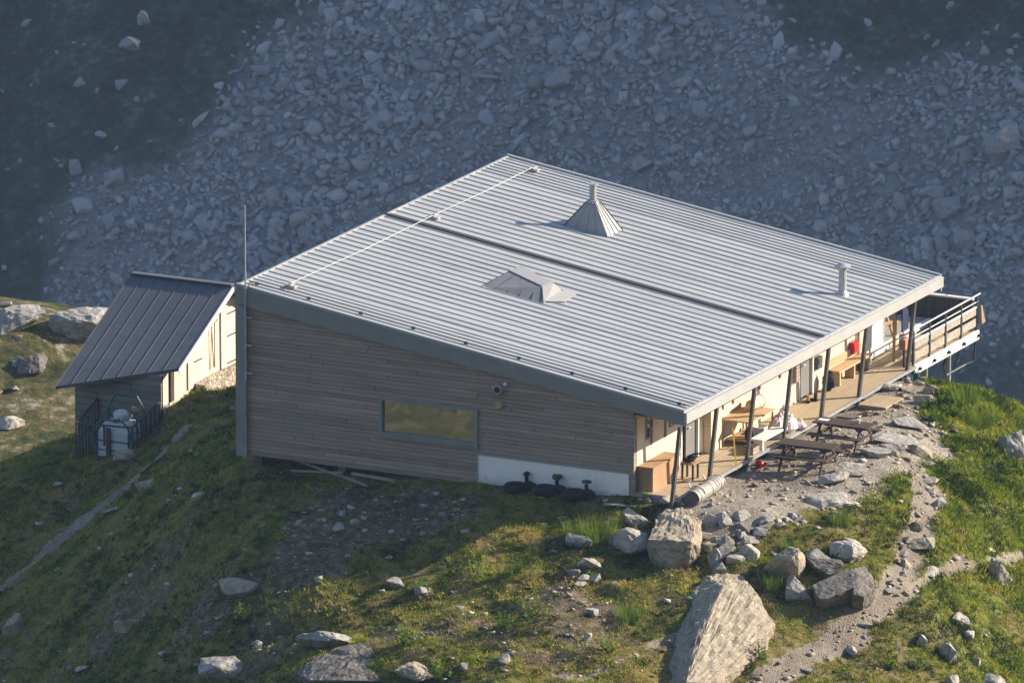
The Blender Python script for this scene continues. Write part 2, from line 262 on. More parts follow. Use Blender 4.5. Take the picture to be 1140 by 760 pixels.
def wood(name, dark, light, board=.13, axis=2, grain=(1.2, 30, 30), gap=.35, patch=None, rough=.85, length=5.2, tone=.17):
    """boards stacked along one axis, cut to lengths, each with its own tone, grain and a sunken joint"""
    t = NT(name); v = t.co(); sep = t.n('ShaderNodeSeparateXYZ'); t.l(v, sep.inputs[0]); run = {2: 0, 1: 2, 0: 1}[axis]
    q = t.math('DIVIDE', sep.outputs[axis], board); idx = t.math('FLOOR', q); fr = t.math('FRACT', q)
    w1 = t.n('ShaderNodeTexWhiteNoise', noise_dimensions='1D'); t.l(idx, w1.inputs['W'])
    along = t.math('ADD', t.math('DIVIDE', sep.outputs[run], length), t.math('MULTIPLY', w1.outputs['Value'], 9.)); seg = t.math('FLOOR', along); fs = t.math('FRACT', along)
    wn = t.n('ShaderNodeTexWhiteNoise', noise_dimensions='1D'); t.l(t.math('ADD', t.math('MULTIPLY', idx, 13.7), t.math('MULTIPLY', seg, 3.31)), wn.inputs['W'])
    gr = t.noise(t.mapping(v, grain), 1., 5, .65, .4)
    big = t.noise(t.mapping(v, (.45, .45, 1.2)), 1., 5, .65)
    f = t.math('ADD', t.math('ADD', t.math('MULTIPLY', wn.outputs['Value'], tone), t.math('MULTIPLY', w1.outputs['Value'], tone)), t.math('ADD', t.math('MULTIPLY', gr, .8), t.math('MULTIPLY', big, .65)))
    c = t.mix(t.rng(f, .45, 1.25), dark, light)
    if patch: c = t.mix(t.rng(big, .48, .66, 0, .8), c, patch)
    kn = t.vor(t.mapping(v, tuple(1.6 if k == run else 9. for k in range(3))), 1.); c = t.mix(t.rng(kn, .03, .10, .55, 0), c, tuple(x*.5 for x in dark))
    edge = t.math('MINIMUM', fr, t.math('SUBTRACT', 1., fr)); gapm = t.rng(edge, .02, .09, 1., 0.)
    cut = t.rng(t.math('MINIMUM', fs, t.math('SUBTRACT', 1., fs)), .001, .004, 1., 0.); gapm = t.math('MAXIMUM', gapm, cut)
    c = t.mix(t.math('MULTIPLY', gapm, gap), c, tuple(x*.35 for x in dark))
    h = t.math('SUBTRACT', t.math('MULTIPLY', gr, .3), gapm)
    return t.done(c, rough, 0, t.bump(h, .6, .012), .2)
M = {}
M['zinc'] = None
def zinc(name, a, b, rough, metal, step=.4):
    t = NT(name); v = t.co(); sep = t.n('ShaderNodeSeparateXYZ'); t.l(v, sep.inputs[0])
    idx = t.math('FLOOR', t.math('DIVIDE', sep.outputs[1], step)); wn = t.n('ShaderNodeTexWhiteNoise', noise_dimensions='1D'); t.l(idx, wn.inputs['W'])
    st = t.noise(t.mapping(v, (.5, 5, 1)), 1., 5, .6); big = t.noise(v, .35, 3)
    f = t.math('ADD', t.math('MULTIPLY', wn.outputs['Value'], .35), t.math('ADD', t.math('MULTIPLY', st, .7), t.math('MULTIPLY', big, .6)))
    c = t.mix(t.rng(f, .5, 1.15), a, b); sm = t.noise(t.mapping(v, (.8, 2.2, 1)), 1., 6, .7); c = t.mix(t.rng(sm, .56, .7, 0, .5), c, tuple(x*.72 for x in a))
    return t.done(c, t.rng(st, .3, .7, rough-.06, rough+.08), metal, t.bump(t.noise(v, 3., 3), .08, .02), .5)
M['zinc'] = zinc('zinc roofing', (.33, .345, .352), (.42, .435, .438), .5, .2)
M['dark_zinc'] = zinc('dark standing seam roofing', (.10, .108, .122), (.13, .138, .152), .6, .2, .42)
M['flashing'] = simple('dark flashing', (.07, .072, .078), .5, .3)
M['hood'] = zinc('zinc hood', (.27, .27, .27), (.35, .35, .345), .55, .2, .3)
M['fascia'] = simple('grey fascia sheet', (.25, .25, .235), .55, .2, .1, 2.)
M['eave'] = simple('pale eave sheet', (.38, .38, .37), .55, .1, .08, 2.)
M['old_wood'] = wood('weathered larch boards', (.15, .113, .086), (.50, .395, .31), .115, 2, (.8, 24, 20), .55, (.27, .225, .195))
M['shed_wood'] = wood('grey shed boards', (.13, .115, .10), (.27, .24, .21), .2, 2, (1.3, 30, 26), .6)
M['light_wood'] = wood('pale larch cladding', (.52, .42, .31), (.75, .65, .51), .16, 1, (30, 30, 1.5), .35)
M['cream_wood'] = wood('pale painted shed boards', (.55, .46, .36), (.74, .65, .53), .18, 1, (30, 30, 1.5), .25)
M['deck_wood'] = wood('deck boards', (.27, .21, .13), (.47, .38, .26), .14, 0, (30, 1.4, 30), .5)
M['tan_wood'] = wood('tan timber', (.36, .23, .12), (.58, .42, .25), .12, 0, (30, 1.5, 30), .3)
M['chest_wood'] = wood('brown chest timber', (.28, .16, .09), (.46, .30, .17), .15, 1, (20, 20, 2), .4)
M['brown_wood'] = wood('dark brown stained timber', (.042, .031, .026), (.105, .08, .066), .095, 1, (2, 30, 30), .6)
M['pole_wood'] = simple('bleached timber', (.34, .30, .25), .85, 0, .25, 8)
def plinth():
    t = NT('white plinth board'); v = t.co(); sep = t.n('ShaderNodeSeparateXYZ'); t.l(v, sep.inputs[0])
    n = t.noise(v, 3., 6, .7); m = t.math('SUBTRACT', t.math('ADD', .16, t.math('MULTIPLY', n, .7)), sep.outputs[2]); st = t.noise(t.mapping(v, (9, 1, .7)), 1., 4, .6)
    c = t.mix(t.rng(st, .5, .72, 0, .25), (.86, .84, .80), (.66, .64, .60)); c = t.mix(t.rng(m, .08, .5, 0, .75), c, (.25, .21, .16))
    return t.done(c, .65)
M['white_panel'] = plinth()
M['light_box'] = simple('dull zinc sheet', (.20, .205, .215), .55, .2, .12, 3)
M['white'] = simple('white paint', (.74, .72, .68), .5, 0, .06, 3, .05)
M['steel'] = simple('dark painted steel', (.10, .10, .105), .5, .3, .15, 5)
M['galv'] = simple('galvanised steel', (.42, .43, .44), .45, .5, .15, 8)
M['rail_dark'] = simple('dark railing steel', (.06, .065, .075), .5, .3, .15, 5)
M['black'] = simple('black rubber', (.014, .014, .016), .75, 0, .3, 9)
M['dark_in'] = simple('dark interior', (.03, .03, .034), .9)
M['grey_board'] = wood('dark grey boards', (.055, .052, .05), (.11, .105, .10), .14, 0, (30, 1.5, 30), .5)
M['door_grey'] = simple('grey door paint', (.17, .17, .165), .6, 0, .1, 2)
M['red'] = simple('red enamel', (.50, .03, .03), .4, 0, .1)
M['green_tube'] = simple('green painted tube', (.02, .11, .06), .45, 0, .15)
M['blue_tube'] = simple('blue painted tube', (.02, .04, .17), .45, 0, .15)
M['pvc'] = simple('white tank plastic', (.52, .57, .60), .35, 0, .06, 2, .05)
M['concrete'] = simple('concrete', (.30, .29, .27), .9, 0, .2, 5, .5)
M['sack'] = simple('pale pink sacking', (.62, .50, .50), .9, 0, .2, 4, .6)
M['white_sack'] = simple('white sacking', (.70, .68, .68), .85, 0, .12, 4, .6)
M['tarp'] = simple('tan tarpaulin', (.36, .27, .14), .85, 0, .2, 6, .5)
M['yellow'] = simple('yellow paint', (.55, .40, .06), .5, 0, .15)
M['drum'] = simple('galvanised drum steel', (.30, .285, .25), .6, .1, .2, 4, .2)
M['cream_fabric'] = simple('cream fabric', (.62, .52, .40), .9, 0, .15, 6, .4)
M['bag'] = simple('dark backpack fabric', (.022, .022, .027), .85, 0, .4, 10, .6)
M['tuft'] = simple('grey green foliage', (.07, .085, .05), .9, 0, .4, 12, .8)
M['navy'] = simple('navy fabric', (.02, .03, .08), .85, 0, .3)
def stone_wall():
    t = NT('rubble masonry'); v = t.co(); c1 = t.vor(v, 7., 'F1', 'Color'); e = t.vor(v, 7., 'DISTANCE_TO_EDGE')
    bw = t.n('ShaderNodeRGBToBW'); t.l(c1, bw.inputs[0])
    c = t.ramp(bw.outputs[0], [(.2, (.22, .18, .14)), (.5, (.38, .33, .26)), (.8, (.5, .45, .37))])
    c = t.mix(t.rng(e, 0., .06, 1., 0.), c, (.2, .17, .13))
    return t.done(c, .9, 0, t.bump(t.rng(e, 0, .1), .8, .03), .2)
M['rubble'] = stone_wall()
def glass():
    t = NT('window glass'); v = t.co()
    g = t.n('ShaderNodeBsdfGlossy'); g.inputs['Roughness'].default_value = .015; g.inputs['Color'].default_value = (.85, .87, .85, 1)
    t.l(t.bump(t.noise(v, 1.3, 2), .02, .02), g.inputs['Normal'])
    d = t.n('ShaderNodeBsdfDiffuse'); d.inputs['Color'].default_value = (.02, .022, .025, 1)
    m = t.n('ShaderNodeMixShader'); m.inputs[0].default_value = .52; t.l(d.outputs[0], m.inputs[1]); t.l(g.outputs[0], m.inputs[2])
    t.l(m.outputs[0], t.out.inputs[0]); return t.m
M['glass'] = glass()
def rock(name, lo, mid, hi, lichen=(.36, .33, .24), lk=.35, scale=1.):
    t = NT(name); v = t.co(); oi = t.n('ShaderNodeObjectInfo')
    add = t.n('ShaderNodeVectorMath', operation='ADD'); t.l(v, add.inputs[0])
    cmb = t.n('ShaderNodeCombineXYZ'); r10 = t.math('MULTIPLY', oi.outputs['Random'], 37.); [t.l(r10, cmb.inputs[i]) for i in range(3)]
    t.l(cmb.outputs[0], add.inputs[1]); v = add.outputs[0]
    f = t.noise(v, 3.4*scale, 8, .68, .6); st = t.noise(t.mapping(v, (2., 2., 9.)), 1.2*scale, 5, .6, 1.)
    c = t.ramp(t.math('ADD', t.math('MULTIPLY', f, .6), t.math('MULTIPLY', st, .4)), [(.33, lo), (.5, mid), (.66, hi)])
    sp = t.noise(v, 16*scale, 3, .7); c = t.mix(t.rng(sp, .56, .66, 0, lk), c, lichen)
    cr = t.vor(t.mapping(v, (1.6, 2.3, 3.4)), 1.5*scale, 'DISTANCE_TO_EDGE'); c = t.mix(t.math('MULTIPLY', t.rng(cr, .0, .035, .8, 0), t.rng(f, .4, .6)), c, tuple(x*.35 for x in lo)); dk = t.noise(v, 6*scale, 5, .7); c = t.mix(t.rng(dk, .56, .7, 0, .6), c, tuple(x*.45 for x in lo))
    h = t.math('ADD', t.math('MULTIPLY', t.noise(v, 7*scale, 8, .65), 1.), t.math('MULTIPLY', st, .35))
    return t.done(c, .92, 0, t.bump(h, .9, .06), .15)
M['rock0'] = rock('pale rock', (.27, .25, .21), (.40, .37, .32), (.52, .49, .43))
M['rock1'] = rock('tan rock', (.20, .165, .12), (.345, .295, .22), (.46, .41, .325), (.27, .25, .20))
M['rock2'] = rock('grey rock', (.19, .185, .17), (.31, .30, .28), (.42, .41, .385))
M['rock3'] = rock('dark rock', (.085, .078, .068), (.155, .143, .125), (.24, .225, .20), (.27, .25, .19), .25)
def far_rock():
    t = NT('talus rock'); v = t.co(); f = t.attr('tint'); n = t.noise(v, 3., 4, .6)
    c = t.ramp(t.math('ADD', f, t.rng(n, .3, .7, -.15, .15)), [(0, (.17, .176, .18)), (.4, (.24, .247, .25)), (.75, (.31, .315, .315)), (1, (.38, .38, .37))])
    return t.done(c, .95, 0, t.bump(n, .6, .15), .1)
M['far_rock'] = far_rock()
M['rock4'] = rock('far boulder', (.16, .162, .16), (.23, .232, .228), (.29, .29, .28), (.29, .29, .27), .2, .5)
def chip():
    t = NT('stone chips'); f = t.attr('tint'); return t.done(t.ramp(f, [(0, (.09, .075, .055)), (.5, (.24, .205, .16)), (1, (.42, .38, .32))]), .95)
M['chip'] = chip()
def ground_mat():
    t = NT('alpine turf and gravel'); v = t.co(); yard = t.attr('yard'); path = t.attr('path'); bare = t.attr('bare'); lush = t.attr('lush')
    n1 = t.noise(v, .9, 6, .6, .3); n2 = t.noise(v, 4.5, 6, .65); n3 = t.noise(v, 18., 4, .7)
    turf = t.ramp(t.math('ADD', t.math('MULTIPLY', n1, .5), t.math('MULTIPLY', n2, .5)),
                  [(.34, (.022, .026, .008)), (.45, (.075, .075, .018)), (.54, (.17, .135, .04)), (.64, (.22, .17, .08))])
    green = t.ramp(n2, [(.35, (.035, .06, .01)), (.6, (.13, .16, .025))])
    turf = t.mix(t.math('MULTIPLY', lush, .75), turf, green)
    soil = t.ramp(n2, [(.35, (.05, .038, .025)), (.5, (.12, .092, .064)), (.66, (.20, .165, .125))])
    pe = t.vor(v, 26., 'F1', 'Color'); bw = t.n('ShaderNodeRGBToBW'); t.l(pe, bw.inputs[0])
    grav = t.ramp(t.math('ADD', t.math('MULTIPLY', bw.outputs[0], .55), t.math('MULTIPLY', n2, .5)), [(.25, (.15, .13, .105)), (.5, (.27, .24, .195)), (.75, (.38, .345, .29))])
    c = t.mix(t.math('MULTIPLY', t.rng(n2, .32, .5), bare), turf, soil)
    spot = t.rng(t.math('ADD', n1, t.math('MULTIPLY', n3, .4)), .76, .86, 0, .7); c = t.mix(spot, c, soil)
    both = t.math('MAXIMUM', yard, path); grav = t.mix(t.math('MULTIPLY', path, .5), grav, (.19, .155, .115)); grav = t.mix(t.rng(n1, .46, .64, 0, .5), grav, soil); c = t.mix(t.rng(t.math('ADD', both, t.rng(n2, .35, .65, -.35, .25)), .3, .7), c, grav)
    h = t.math('ADD', t.math('MULTIPLY', n3, .5), t.math('MULTIPLY', t.vor(v, 26.), .5))
    return t.done(c, .95, 0, t.bump(h, .8, .05), .1)
M['ground'] = ground_mat()
def slope_mat():
    t = NT('mountain slope'); v = t.co(); veg = t.attr('veg')
    n1 = t.noise(v, .25, 7, .65, .5); n2 = t.noise(v, 1.6, 5, .7)
    stone = t.ramp(n2, [(.3, (.10, .103, .106)), (.5, (.17, .173, .176)), (.7, (.25, .25, .25))])
    grass = t.ramp(t.math('ADD', t.math('MULTIPLY', n1, .5), t.math('MULTIPLY', n2, .5)), [(.36, (.012, .016, .010)), (.48, (.03, .036, .02)), (.56, (.055, .06, .035)), (.64, (.12, .12, .11))])
    return t.done(t.mix(veg, stone, grass), .95, 0, t.bump(n2, .7, .3), .1)
M['slope'] = slope_mat()
def hill_mat():
    t = NT('sunlit meadow'); v = t.co(); n1 = t.noise(v, .45, 9, .78, .6); n2 = t.noise(v, 2.2, 7, .75)
    c = t.ramp(t.math('ADD', t.math('MULTIPLY', n1, .6), t.math('MULTIPLY', n2, .4)), [(.40, (.02, .026, .01)), (.48, (.065, .072, .024)), (.55, (.14, .12, .05)), (.61, (.34, .31, .25))])
    return t.done(c, .95, 0, t.bump(n2, .8, .4), .1)
M['hill'] = hill_mat()
def leaf_mat(name, cols, attr='tint', trans=.35):
    t = NT(name); f = t.attr(attr); c = t.ramp(f, cols)
    d = t.n('ShaderNodeBsdfDiffuse'); t.l(c, d.inputs[0]); tr = t.n('ShaderNodeBsdfTranslucent'); t.l(c, tr.inputs[0])
    m = t.n('ShaderNodeMixShader'); m.inputs[0].default_value = trans; t.l(d.outputs[0], m.inputs[1]); t.l(tr.outputs[0], m.inputs[2])
    t.l(m.outputs[0], t.out.inputs[0]); return t.m
M['grass'] = leaf_mat('grass blades', [(0, (.014, .028, .005)), (.22, (.05, .09, .010)), (.45, (.19, .26, .024)), (.72, (.38, .37, .05)), (1, (.40, .30, .12))])
M['herb'] = leaf_mat('herb leaves', [(0, (.03, .075, .012)), (.4, (.09, .17, .025)), (.75, (.24, .30, .04)), (1, (.50, .48, .10))])
# ---------------------------------------------------------------- mesh building
def link(name, me, mat, parent=None):
    o = bpy.data.objects.new(name, me); COL.objects.link(o)
    if mat is not None: me.materials.append(mat)
    if parent is not None: o.parent = parent
    return o
def tag(o, label=None, cat=None, group=None, kind=None):
    for k, v in (('label', label), ('category', cat), ('group', group), ('kind', kind)):
        if v: o[k] = v
    return o
def thing(name, label, cat, loc=(0, 0, 0), rotz=0., group=None):
    o = bpy.data.objects.new(name, None); COL.objects.link(o); o.empty_display_size = .3
    o.location = loc; o.rotation_euler = (0, 0, rotz); return tag(o, label, cat, group)
class MB:
    def __init__(s): s.v = []; s.f = []
    def add(s, vs, fs):
        b = len(s.v); s.v += [tuple(map(float, p)) for p in vs]; s.f += [tuple(b+i for i in f) for f in fs]; return s
    def box(s, x0, x1, y0, y1, z0, z1):
        return s.hexa([(x0, y0, z0), (x1, y0, z0), (x1, y1, z0), (x0, y1, z0)], [(x0, y0, z1), (x1, y0, z1), (x1, y1, z1), (x0, y1, z1)])
    def hexa(s, lo, hi):
        return s.add(list(lo)+list(hi), [(3, 2, 1, 0), (4, 5, 6, 7), (0, 1, 5, 4), (1, 2, 6, 5), (2, 3, 7, 6), (3, 0, 4, 7)])
    def prism(s, poly, vec):
        """polygon (3d points) pushed along vec"""
        n = len(poly); b = [tuple(np.add(p, vec)) for p in poly]
        return s.add(list(poly)+b, [tuple(range(n)), tuple(range(2*n-1, n-1, -1))]+[(i, n+i, n+(i+1) % n, (i+1) % n) for i in range(n)])
    def bar(s, p, q, w, h, up=(0, 0, 1)):
        p = Vector(p); q = Vector(q); d = (q-p).normalized(); u = Vector(up)
        if abs(d.dot(u)) > .98: u = Vector((0, 1, 0))
        a = d.cross(u).normalized()*(w/2); b = a.cross(d).normalized()*(h/2)
        return s.hexa([p-a-b, p+a-b, q+a-b, q-a-b], [p-a+b, p+a+b, q+a+b, q-a+b])
    def tube(s, pts, r, n=8, cap=True):
        pts = [Vector(p) for p in pts]; rings = []; rr = r if hasattr(r, '__len__') else [r]*len(pts)
        ref = Vector((0, 0, 1)) if abs((pts[-1]-pts[0]).normalized().z) < .9 else Vector((1, 0, 0))
        for i, p in enumerate(pts):
            d = (pts[min(i+1, len(pts)-1)]-pts[max(i-1, 0)]).normalized(); a = d.cross(ref).normalized(); b = d.cross(a)
            rings.append([p+(a*math.cos(2*math.pi*k/n)+b*math.sin(2*math.pi*k/n))*rr[i] for k in range(n)])
        vs = [v for ring in rings for v in ring]; fs = []
        for i in range(len(pts)-1):
            for k in range(n): fs.append((i*n+k, i*n+(k+1) % n, (i+1)*n+(k+1) % n, (i+1)*n+k))
        if cap: fs += [tuple(range(n-1, -1, -1)), tuple((len(pts)-1)*n+k for k in range(n))]
        return s.add(vs, fs)
    def torus(s, c, R, r, n=24, m=10, squash=1.):
        vs = []; fs = []
        for i in range(n):
            for k in range(m):
                a = 2*math.pi*i/n; b = 2*math.pi*k/m; q = R+r*math.cos(b)
                vs.append((c[0]+q*math.cos(a), c[1]+q*math.sin(a), c[2]+r*squash*math.sin(b)))
        for i in range(n):
            for k in range(m): fs.append((i*m+k, ((i+1) % n)*m+k, ((i+1) % n)*m+(k+1) % m, i*m+(k+1) % m))
        return s.add(vs, fs)
    def blob(s, c, sx, sy, sz, seed=0, jit=.15, n=10, m=7):
        R = random.Random(seed); vs = [(c[0], c[1], c[2]-sz)]; fs = []
        for i in range(1, m):
            for k in range(n):
                th = math.pi*i/m; ph = 2*math.pi*k/n; j = 1+R.uniform(-jit, jit)
                vs.append((c[0]+sx*j*math.sin(th)*math.cos(ph), c[1]+sy*j*math.sin(th)*math.sin(ph), c[2]-sz*j*math.cos(th)))
        vs.append((c[0], c[1], c[2]+sz)); L = len(vs)-1
        for k in range(n):
            fs.append((0, 1+(k+1) % n, 1+k)); fs.append((L, 1+(m-2)*n+k, 1+(m-2)*n+(k+1) % n))
            for i in range(m-2): fs.append((1+i*n+k, 1+i*n+(k+1) % n, 1+(i+1)*n+(k+1) % n, 1+(i+1)*n+k))
        return s.add(vs, fs)
    def build(s, name, mat, parent=None, world=False, smooth=False):
        vs = s.v
        if world and parent is not None:
            L = parent.location; vs = [(x-L.x, y-L.y, z-L.z) for x, y, z in vs]
        me = bpy.data.meshes.new(name); me.from_pydata(vs, [], s.f); me.update()
        bm = bmesh.new(); bm.from_mesh(me); bmesh.ops.recalc_face_normals(bm, faces=bm.faces); bm.to_mesh(me); bm.free()
        if smooth: me.polygons.foreach_set('use_smooth', [True]*len(me.polygons))
        return link(name, me, M[mat] if isinstance(mat, str) else mat, parent)
def np_mesh(name, verts, faces, mat, attrs=None, smooth=False, parent=None):
    """faces: (n,3) or (n,4) integer array"""
    me = bpy.data.meshes.new(name); nv = len(verts); nf, k = faces.shape
    me.vertices.add(nv); me.vertices.foreach_set('co', np.ascontiguousarray(verts, np.float32).ravel())
    me.loops.add(nf*k); me.loops.foreach_set('vertex_index', np.ascontiguousarray(faces, np.int32).ravel())
    me.polygons.add(nf); me.polygons.foreach_set('loop_start', np.arange(0, nf*k, k, dtype=np.int32))
    if smooth: me.polygons.foreach_set('use_smooth', np.ones(nf, bool))
    for a, d in (attrs or {}).items():
        at = me.attributes.new(a, 'FLOAT', 'POINT'); at.data.foreach_set('value', np.ascontiguousarray(d, np.float32))
    me.update(calc_edges=True); me.validate()
    return link(name, me, mat, parent)
# ---------------------------------------------------------------- ground sheet
def axis(fine, lo, hi, extra):
    """fine stretch, then growing steps; extra = (a, b, step) stretch of medium detail"""
    a, b, st = fine; xs = list(np.arange(a, b+1e-6, st)); x = b; d = st
    e0, e1, es = extra
    while x < hi:
        if e0 <= x < e1: d = es
        else: d = min(d*1.12, 26.) if x < e0 or x >= e1 else es
        if x < e0 and x+d > e0: d = e0-x+1e-6
        x += d; xs.append(x)
    x = a; d = st; left = []
    while x > lo:
        d = min(d*1.10, 26.); x -= d; left.append(x)
    return np.array(left[::-1]+xs)
def build_ground():
    rs = np.unique(np.concatenate([axis((-23.5, 13.5, .125), -900, 900, (5e3, 6e3, 1)), np.arange(-70, -23.5, 1.2), np.arange(14.5, 64, 1.2)]))
    gs = np.unique(np.concatenate([axis((-10.5, 24, .125), -620, 900, (285, 395, 1.1)), np.arange(40, 82, .8)]))
    R, G = np.meshgrid(rs, gs, indexing='ij'); H = np.empty_like(R)
    H[:] = height(R.ravel(), G.ravel()).reshape(R.shape)
    fr, fg = R.ravel(), G.ravel()
    at = {k: np.zeros(fr.size) for k in ('yard', 'path', 'bare', 'lush', 'veg')}
    m = (np.hypot(fr+6, fg-6) < 42)
    y, p, b, l = masks(fr[m], fg[m]); at['yard'][m] = y; at['path'][m] = p; at['bare'][m] = b; at['lush'][m] = l
    m = fg > 200; at['veg'][m] = veg_mask(fr[m], fg[m])
    X, Y = to_xy(fr, fg); V = np.stack([X, Y, H.ravel()], 1)
    ni, nj = R.shape; idx = np.arange(ni*nj).reshape(ni, nj)
    F = np.stack([idx[:-1, :-1], idx[1:, :-1], idx[1:, 1:], idx[:-1, 1:]], -1).reshape(-1, 4)
    cr = fr[F].mean(1); cg = fg[F].mean(1); pm = at['path'][F].mean(1); ym = at['yard'][F].mean(1)
    zone = np.zeros(len(F), int); near = np.hypot(cr+6, cg-6) < 40
    zone[~near] = 1; zone[cg > 120] = 2
    dsid = np.minimum(9e9, line_dist(cr, cg, PATHS['side'])); dmn = line_dist(cr, cg, PATHS['main'])
    zone[near & (ym > .5)] = 3
    zone[near & (pm > .5) & (ym <= .5)] = 4
    zone[near & (pm > .5) & (ym <= .5) & (dsid < dmn)] = 5
    for z, name, mat in ((0, 'ground', 'ground'), (1, 'hills', 'hill'), (2, 'mountain_slope', 'slope'), (3, 'gravel_yard', 'ground'), (4, 'path', 'ground'), (5, 'path', 'ground')):
        f = F[zone == z]; u, inv = np.unique(f, return_inverse=True)
        o = np_mesh(name, V[u], inv.reshape(f.shape), M[mat], {k: d[u] for k, d in at.items()}, True); tag(o, kind='structure')
def veg_mask(r, g):
    n = 9*fbm(r, g, 9, 91, 5); v = np.zeros_like(r)
    for P, s in ((UL, 1.), (UR, 1.), (LR, .75)):
        v = np.maximum(v, s*(1-sstep(-1.5, 1.5, poly_dist(r, g, P)+n)))
    v = np.maximum(v, .6*sstep(.16, .26, fbm(r, g, 14, 97, 5)))
    return np.where(g > 395, np.maximum(v, sstep(-.1, .2, fbm(r, g, 40, 99, 4))), v)
build_ground()
# ---------------------------------------------------------------- rocks
def hull_rock(seed, n=16, flat=1.):
    """angular block: points on a boxy ball, turned at random, wrapped in a convex hull and fitted to +-1"""
    R = random.Random(seed); P = []; p = R.choice((2.2, 2.8, 3.6, 6.))
    for i in range(n):
        v = Vector((R.gauss(0, 1), R.gauss(0, 1), R.gauss(0, 1))).normalized(); q = sum(abs(c)**p for c in v)**(-1/p); P.append(v*q*R.uniform(.72, 1.))
    m = Matrix.Rotation(R.uniform(0, 6.28), 3, 'X') @ Matrix.Rotation(R.uniform(0, 6.28), 3, 'Y') @ Matrix.Rotation(R.uniform(0, 6.28), 3, 'Z')
    P = [m @ v for v in P]; lo = [min(v[k] for v in P) for k in range(3)]; hi = [max(v[k] for v in P) for k in range(3)]
    bm = bmesh.new()
    for v in P: bm.verts.new([(2*(v[k]-lo[k])/(hi[k]-lo[k])-1)*(flat if k == 2 else 1) for k in range(3)])
    bmesh.ops.convex_hull(bm, input=bm.verts)
    bmesh.ops.delete(bm, geom=[v for v in bm.verts if not v.link_faces], context='VERTS')
    bmesh.ops.triangulate(bm, faces=bm.faces)
    return bm
def roughen(bm, cuts, amp, seed, scale, soft=.09):
    from mathutils import noise as mn
    for _ in range(cuts):
        bmesh.ops.subdivide_edges(bm, edges=bm.edges[:], cuts=1, use_grid_fill=True)
        bmesh.ops.triangulate(bm, faces=bm.faces)
        bmesh.ops.smooth_vert(bm, verts=bm.verts[:], factor=soft, use_axis_x=True, use_axis_y=True, use_axis_z=True)
    bm.normal_update(); off = Vector((seed*3.7, seed*1.3, -seed*2.1))
    new = []
    for v in bm.verts:
        q = Vector((v.co.x*scale[0], v.co.y*scale[1], v.co.z*scale[2]))
        w = mn.noise_vector(q*.9+off)*.5; e = q+w; d = .75*mn.fractal(q*1.5+off, .6, 2.1, 6)+.32*mn.cell(Vector((e.x*1.3, e.y*1.3, e.z*2.2))+off)+.16*mn.cell(e*3.1+off)
        new.append(v.co+v.normal*amp*d)
    for v, c in zip(bm.verts, new): v.co = c
def rock_object(name, x, y, sx, sy, sz, tone, seed, rot, tilt=(0, 0), fine=2, sink=.3, z=None):
    bm = hull_rock(seed, 11+seed % 7)
    big = max(sx, sy)
    roughen(bm, fine, .10, seed, (sx, sy, sz) if big > .5 else (.6, .6, .6))
    me = bpy.data.meshes.new(name)
    for v in bm.verts: v.co = (v.co.x*sx/2, v.co.y*sy/2, v.co.z*sz/2)
    bm.to_mesh(me); bm.free()
    o = link(name, me, M['rock%d' % tone]); zz = gz(x, y) if z is None else z
    o.location = (x, y, zz+sz*(.5-sink)); o.rotation_euler = (tilt[0], tilt[1], math.radians(26)+rot)
    return o
for i, (k, x, y, w, d, h, tone, lab) in enumerate(ROCKS):
    flat = h < .35*w
    o = rock_object(k, x, y, w*(.92 if flat else 1.12), d*(.9 if flat else 1.1), max(h*1.35, .16), tone, 40+i*3, rnd.uniform(-.25, .25), (rnd.uniform(-.12, .12), rnd.uniform(-.15, .15)), 3 if w > .55 else 2, .35 if not flat else .4)
    tag(o, lab, 'boulder' if k == 'boulder' else 'rock', 'boulders around the hut' if k == 'boulder' else 'rocks on the slope')
# boulders whose outline is distinctive: hulls through measured corners
def shaped_boulder(pts, tone, seed, amp, lab, scale=(1.2, 1.2, .8)):
    c = sum((Vector(p) for p in pts), Vector())/len(pts); bm = bmesh.new()
    for p in pts: bm.verts.new(Vector(p)-c)
    bmesh.ops.convex_hull(bm, input=bm.verts)
    bmesh.ops.delete(bm, geom=[v for v in bm.verts if not v.link_faces], context='VERTS')
    bmesh.ops.triangulate(bm, faces=bm.faces); roughen(bm, 4, amp, seed, scale, .03)
    me = bpy.data.meshes.new('boulder'); bm.to_mesh(me); bm.free()
    o = link('boulder', me, M['rock%d' % tone]); o.location = c; tag(o, lab, 'boulder', 'boulders around the hut')
for i, (pts, tone, amp, lab) in enumerate(SHAPES): shaped_boulder(pts, tone, 5+i*4, amp, lab)
SPUR = [(-46.9, 50.9, 2.7, 1.8, 1.5, 'big grey and cream boulder crowning the sunlit spur behind the shed'),
        (-48.9, 49.6, 2.0, 1.5, 1.0, 'grey boulder on the sunlit spur at the left edge of the photo'),
        (-47.2, 47.6, 1.3, 1.0, .7, 'dark low rock just below the big grey and cream boulder on the spur'),
        (-46.1, 43.9, 1.0, .8, .5, 'pale rock low on the sunlit spur near the left edge')]
for i, (x, y, w, d, h, lab) in enumerate(SPUR):
    tag(rock_object('boulder', x, y, w, d, h, (2, 2, 3, 0)[i], 900+i*7, .2*i, (.1, -.1), 3), lab, 'boulder', 'boulders on the sunlit spur')
